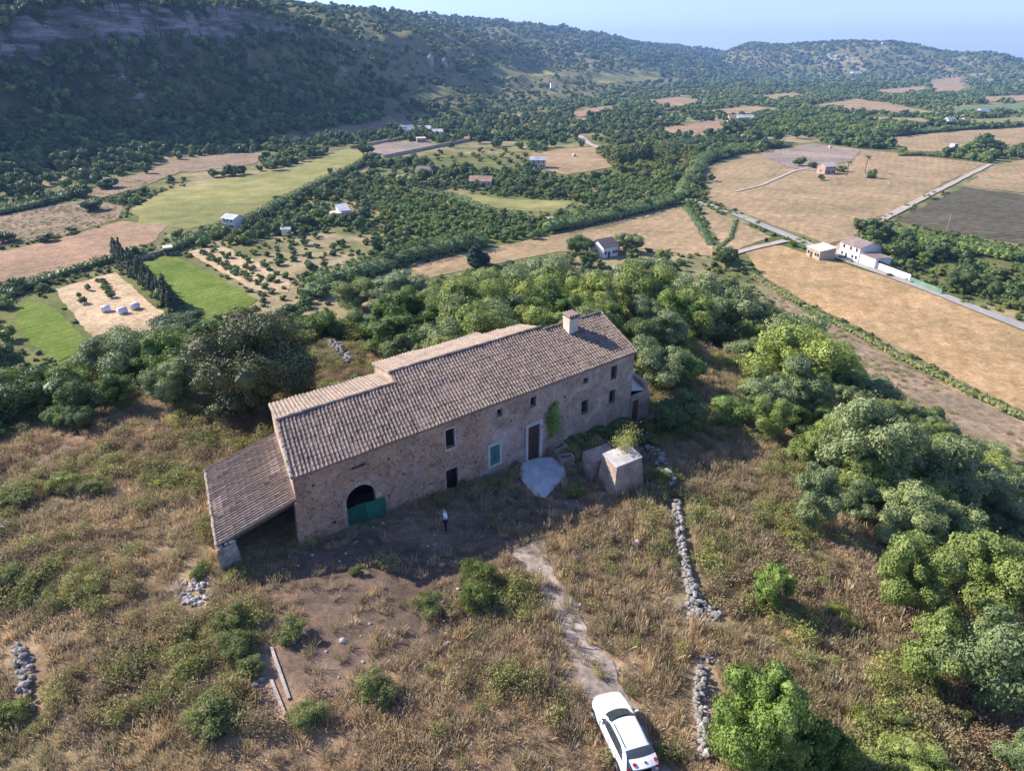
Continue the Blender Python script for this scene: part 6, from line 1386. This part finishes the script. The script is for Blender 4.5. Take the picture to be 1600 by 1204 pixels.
# largest-in-picture ones become individuals, the remainder one mass per zone
def sky_visible(P):
    return True
FPX = [q[2] for q in FIELDS if min(v for u, v in q[2]) > 215] + [[(1062, 311), (1150, 336), (1310, 402), (1530, 486), (1660, 536), (1660, 520), (1530, 478), (1310, 392), (1150, 330)], [(925, 372), (960, 368), (965, 400), (922, 402)]]
_tp = np.array([proj(p[0], p[1], p[2] + p[5] * .8) for p in ALLP]); _bp = np.array([proj(p[0], p[1], p[2]) for p in ALLP]); _drop = np.zeros(len(ALLP), bool)
for q in FPX: _drop |= inside(_tp[:, 0], _tp[:, 1], q) & ~inside(_bp[:, 0], _bp[:, 1], q)
_sl = np.array([p[6] in ('slope', 'valley') for p in ALLP]); ALLP = [p for p, d_, s_ in zip(ALLP, _drop, _sl) if not (d_ and s_)]
LBL = dict(slope=('hillside_tree', 'tree', 'trees and shrubs on the hillside round the farm'), valley=('valley_tree', 'tree', 'scattered trees between the valley plots'), hill=('slope_tree', 'tree', 'small trees at the foot of the left hill'),
    citrus=('citrus_tree', 'citrus tree', 'citrus trees in the large orchard beyond the strip field'), upper=('citrus_tree', 'citrus tree', 'citrus trees in the upper orchard by the road end'), straw=('orchard_tree', 'fruit tree', 'young fruit trees on the straw coloured plot'),
    kitchen=('orchard_tree', 'fruit tree', 'young trees in the small mixed orchard'), dotted=('olive_tree', 'olive tree', 'dotted olives on the slope right of the grey farm group'), thin=('orchard_tree', 'fruit tree', 'thin fruit trees in the pale valley plot'), farpl=('plantation_tree', 'plantation tree', 'distant plantation rows'), lime=('orchard_tree', 'fruit tree', 'lime green orchard trees left of the large stubble field'))
LIM = dict(slope=230, valley=150, hill=30, citrus=120, upper=50, straw=60, kitchen=45, dotted=30, thin=12, farpl=25, lime=30)
TXT = dict(slope='{} on the hillside {}', valley='rounded green tree among the valley plots {}', hill='small dark tree at the foot of the left hill', citrus='round dark citrus tree in the large orchard rows beyond the harvested strip', upper='round citrus tree in the upper orchard between hedge and road end', straw='small young fruit tree on the straw coloured plot right of the bright green field',
    kitchen='small tree in the mixed orchard below the white two storey house', dotted='dotted round olive on the slope right of the grey farm group', thin='thin pale fruit tree in the plot left of the pink house', farpl='tree of the distant plantation beyond the large stubble field', lime='lime green orchard tree left of the large stubble field')
rest = []
for key in LIM:
    L_ = [p for p in ALLP if p[6] == key]; inv, outv = [], []
    for p in L_:
        u, v = proj(p[0], p[1], p[2]); (inv if (-20 < u < 1620 and 0 < v < 1230) else outv).append(p)
    inv.sort(key=lambda p: -p[5] / math.hypot(p[0], p[1], CAM_Z - p[2])); nm, ct, gp = LBL[key]
    for p in inv[:LIM[key]]:
        x, y, z, k, r, h, _ = p; lb = TXT[key]; g2 = gp
        if key == 'slope':
            where = 'right of the farmhouse' if x > 14 and y < 110 else ('left of the farmhouse, below the big oak' if x < -14 else 'behind the farmhouse'); lb = lb.format(HKL[k], where); g2 = HKL[k] + ' plants on the hillside ' + where
            nm = 'shrub' if k in ('bush', 'ybush') else 'hillside_tree'; ct = 'shrub' if nm == 'shrub' else 'tree'
        if key == 'valley':
            u, v = proj(x, y, z); where = 'left of the bright green fields' if u < 230 else ('between meadow hedge and citrus orchard' if u < 700 else ('around the middle orchards' if u < 1100 else 'beyond the road')); lb = lb.format(where); g2 = 'valley trees ' + where
        plant(nm, k, (x, y, z), r, h, lb, ct, g2, parts=(key == 'slope' and k not in ('bush', 'ybush')), sink=.15)
    rest += inv[LIM[key]:] + outv
KSRC = [m for k in TM for m in TM[k]]; KIX = {}
i0 = 0
for k in TM: KIX[k] = (i0, len(TM[k])); i0 += len(TM[k])
def mass(name, keys, label, cat):
    L_ = [p for p in rest if p[6] in keys]
    if not L_: return
    ks = sorted({p[3] for p in L_}); src = []; ix = {}
    for k in ks: ix[k] = (len(src), len(TM[k])); src += TM[k]
    P = [(p[0], p[1], p[2] - .15) for p in L_]; S = [p[4] / DIM[p[3]][0] for p in L_]; Zs = [p[5] / DIM[p[3]][1] for p in L_]; K = [ix[p[3]][0] + int(RNG.integers(0, ix[p[3]][1])) for p in L_]
    scatter(name, P, S, src, label, cat, K, Zs); print(name, len(P))
X, Y = jgrid(2.6, 70, 420, .8); nz = fbm(X / 22, Y / 22, 4, 171); sdh = np.where(inside(X, Y, HILL), -1, dseg(X, Y, HILL, True)[0])
kk = (sdh > 84) & (RNG.random(len(X)) < np.clip(.5 + (nz - .5) * 3, .06, .85)) & ~field_mask(X, Y, .6)
for p_ in ORCH: kk |= inside(X, Y, p_) & (RNG.random(len(X)) < .12) & (sdh > 84)
for x, y in zip(X[kk], Y[kk]): q = RNG.uniform(.25, .55); rest.append((x, y, float(Hf(x, y)), 'v_yellow' if RNG.random() < .6 else 'v_round', 2.2 * q, 2.6 * q, 'under'))
rough = [w for (nm_, mk_, px_), w in zip(FIELDS, FPOLY) if nm_ in ('brown_scrub_field', 'dry_terrace')]
X, Y = jgrid(1.9, 60, 450, .9); ins_ = np.zeros(len(X), bool)
for w in rough: ins_ |= inside(X, Y, w)
kk = ins_ & (RNG.random(len(X)) < np.clip(.5 + (fbm(X / 9, Y / 9, 3, 181) - .5) * 3, .08, .9))
for x, y in zip(X[kk], Y[kk]): q = RNG.uniform(.35, .95); rest.append((x, y, float(Hf(x, y)) + .1, 'wild', q, q * .8, 'under'))
mass('undergrowth', ('under',), 'low bushes and rank growth between the valley plots', 'undergrowth')
mass('hillside_scrub', ('slope',), 'dense mixed scrub covering the farm hillside', 'scrub')
mass('valley_woodland', ('valley', 'citrus', 'upper', 'straw', 'kitchen', 'thin', 'farpl', 'lime', 'dotted'), 'mass of trees filling the valley between fields', 'woodland')
mass('hill_woodland', ('hill',), 'scrub and pine woodland covering the long ridge', 'woodland')

# ================================================================== DRY GRASS AND WEEDS
TRACKXY = TRACK; APXY = ap
tufts = [tuft_mesh('grass_tuft', M['drygrass'], 300 + i, 46, .50, .62, .020, .9) for i in range(5)]
tall = [tuft_mesh('grass_tuft', M['drygrass'], 320 + i, 30, .95, .4, .022, .4) for i in range(3)]
weeds = [crown_mesh('weed_tuft', M['weed'], 340 + i, R_=.5, H_=.62, base=0, lobes=6, n=420, ls=.085, lobe=.5, core=0, ragged=.35, tilt=1.2) for i in range(5)]
WALLPX = [xy([(1056, 786), (1064, 850), (1074, 905), (1085, 950)]), xy([(1096, 1045), (1092, 1090), (1098, 1140), (1102, 1185)]), xy([(300, 900), (312, 925), (296, 945)]), xy([(30, 1012), (44, 1060), (38, 1115)]), xy([(424, 1012), (452, 1092)]), xy([(424, 1062), (446, 1118)]), xy([(1075, 938), (1120, 966)])]
def gpts(step, ymin, ymax, half=.86):
    X, Y = jgrid(step, ymin, ymax, half); sd_ = np.where(inside(X, Y, HILL), -1, 1) * dseg(X, Y, HILL, True)[0]
    dx, dy = X - HO[0], Y - HO[1]; U = _inv[0, 0] * dx + _inv[0, 1] * dy; V = _inv[1, 0] * dx + _inv[1, 1] * dy
    houseb = ((U > -.15) & (U < L_H + .2) & (V > -.1) & (V < 10.3)) | ((U > -4.7) & (U < .2) & (V > .3) & (V < 8.5))
    car = dseg(X, Y, [tuple(CAR.location[:2] + (Vector((math.cos(CAR.rotation_euler.z), math.sin(CAR.rotation_euler.z), 0)) * s_)[:2]) if False else (CAR.location.x + math.cos(CAR.rotation_euler.z) * s_, CAR.location.y + math.sin(CAR.rotation_euler.z) * s_) for s_ in (-1.6, 1.6)])[0] < .95
    bad = houseb | car | inside(X, Y, APXY)
    for wpx in WALLPX: bad |= dseg(X, Y, wpx)[0] < .75
    soil = dseg(X, Y, YARD, True)[0] * np.where(inside(X, Y, YARD), -1, 1); tr = dseg(X, Y, TRACKXY, True)[0] * np.where(inside(X, Y, TRACKXY), -1, 1)
    return X, Y, sd_, bad, soil, tr, U, V
X, Y, sd_, bad, soil, tr, U, V = gpts(.27, 14, 75)
n1 = fbm(X / 4.5, Y / 4.5, 4, 101); n2 = fbm(X / 1.3, Y / 1.3, 2, 103)
pr = np.clip(.72 + (n1 - .5) * 2.2 + (n2 - .5) * 1.2, .34, 1) * sstep(-1.2, 1.0, soil + (n2 - .5) * 3) * np.maximum(sstep(-.3, .5, tr + (n2 - .5) * 1.8), .16); pr = np.maximum(pr, (.10 + .35 * (n1 > .53)) * (tr > .2))
wallstrip = (V > -1.4) & (V < -.1) & (U > 5) & (U < L_H); pr = np.where(wallstrip, .5, pr)
kk = ~bad & (sd_ < 20) & (RNG.random(len(X)) < pr * .95); X, Y, n1 = X[kk], Y[kk], n1[kk]; P = np.column_stack([X, Y, Hf(X, Y)])
S = RNG.uniform(.38, .88, len(P)); K = np.where((n1 > .52) & (RNG.random(len(P)) < .35) & (X > 1), RNG.integers(5, 8, len(P)), RNG.integers(0, 5, len(P)))
scatter('dry_grass', P, S, tufts + tall, 'dry straw coloured grass and thistles covering the hilltop', 'grass', K); print('grass', len(P))
X, Y, sd_, bad, soil, tr, U, V = gpts(.62, 14, 90)
n1 = fbm(X / 5.5, Y / 5.5, 4, 111); left = sstep(6, -10, X)
pr = np.clip((n1 - .50) * 5 + .50 * left + .12, .03, .95) * sstep(-.6, 1.0, soil) * sstep(0, .6, tr); wallstrip = (V > -1.6) & (V < -.15) & (U > 8) & (U < L_H); pr = np.where(wallstrip, .55, np.maximum(pr, .02))
kk = ~bad & (sd_ < 30) & (RNG.random(len(X)) < pr); P = np.column_stack([X[kk], Y[kk], Hf(X[kk], Y[kk])]); S = RNG.uniform(.45, 1.35, len(P)) ** 1.3
scatter('weeds', P, S, weeds, 'low yellow green weeds growing through the dry grass', 'weeds'); print('weeds', len(P))
# small stones lying about the yard and track
iv, it = ico(1); st_m = [MB().add((iv * (1 + .2 * np.random.default_rng(i).normal(size=(len(iv), 1))) * [.5, .4, .3]).tolist(), [tuple(t) for t in it]).mesh('stone', M['pale_rock']) for i in range(4)]
X, Y, sd_, bad, soil, tr, U, V = gpts(.7, 14, 60); kk = ~bad & (sd_ < 2) & (RNG.random(len(X)) < np.where(tr < .4, .5, np.where(soil < .5, .22, .05)))
P = np.column_stack([X[kk], Y[kk], Hf(X[kk], Y[kk]) + .02]); scatter('loose_stones', P, RNG.uniform(.06, .26, len(P)), st_m, 'small loose stones strewn over yard and track', 'stones')

# ================================================================== HAZE
def haze():
    b = MB(); b.box((0, 3600, 155), (15000, 12600, 420)); m = bpy.data.materials.new('haze'); m.use_nodes = True; nt = m.node_tree; nt.nodes.clear()
    out = nt.nodes.new('ShaderNodeOutputMaterial'); pv = nt.nodes.new('ShaderNodeVolumePrincipled'); pv.inputs['Color'].default_value = (.30, .52, 1, 1); pv.inputs['Density'].default_value = HAZE_D; pv.inputs['Anisotropy'].default_value = .0
    nt.links.new(pv.outputs[0], out.inputs['Volume']); o = link('haze', b.mesh('haze', m)); tag(o, 'thin blue haze filling the valley air', 'haze', kind='stuff')
HAZE_D = 1.1e-4
haze()
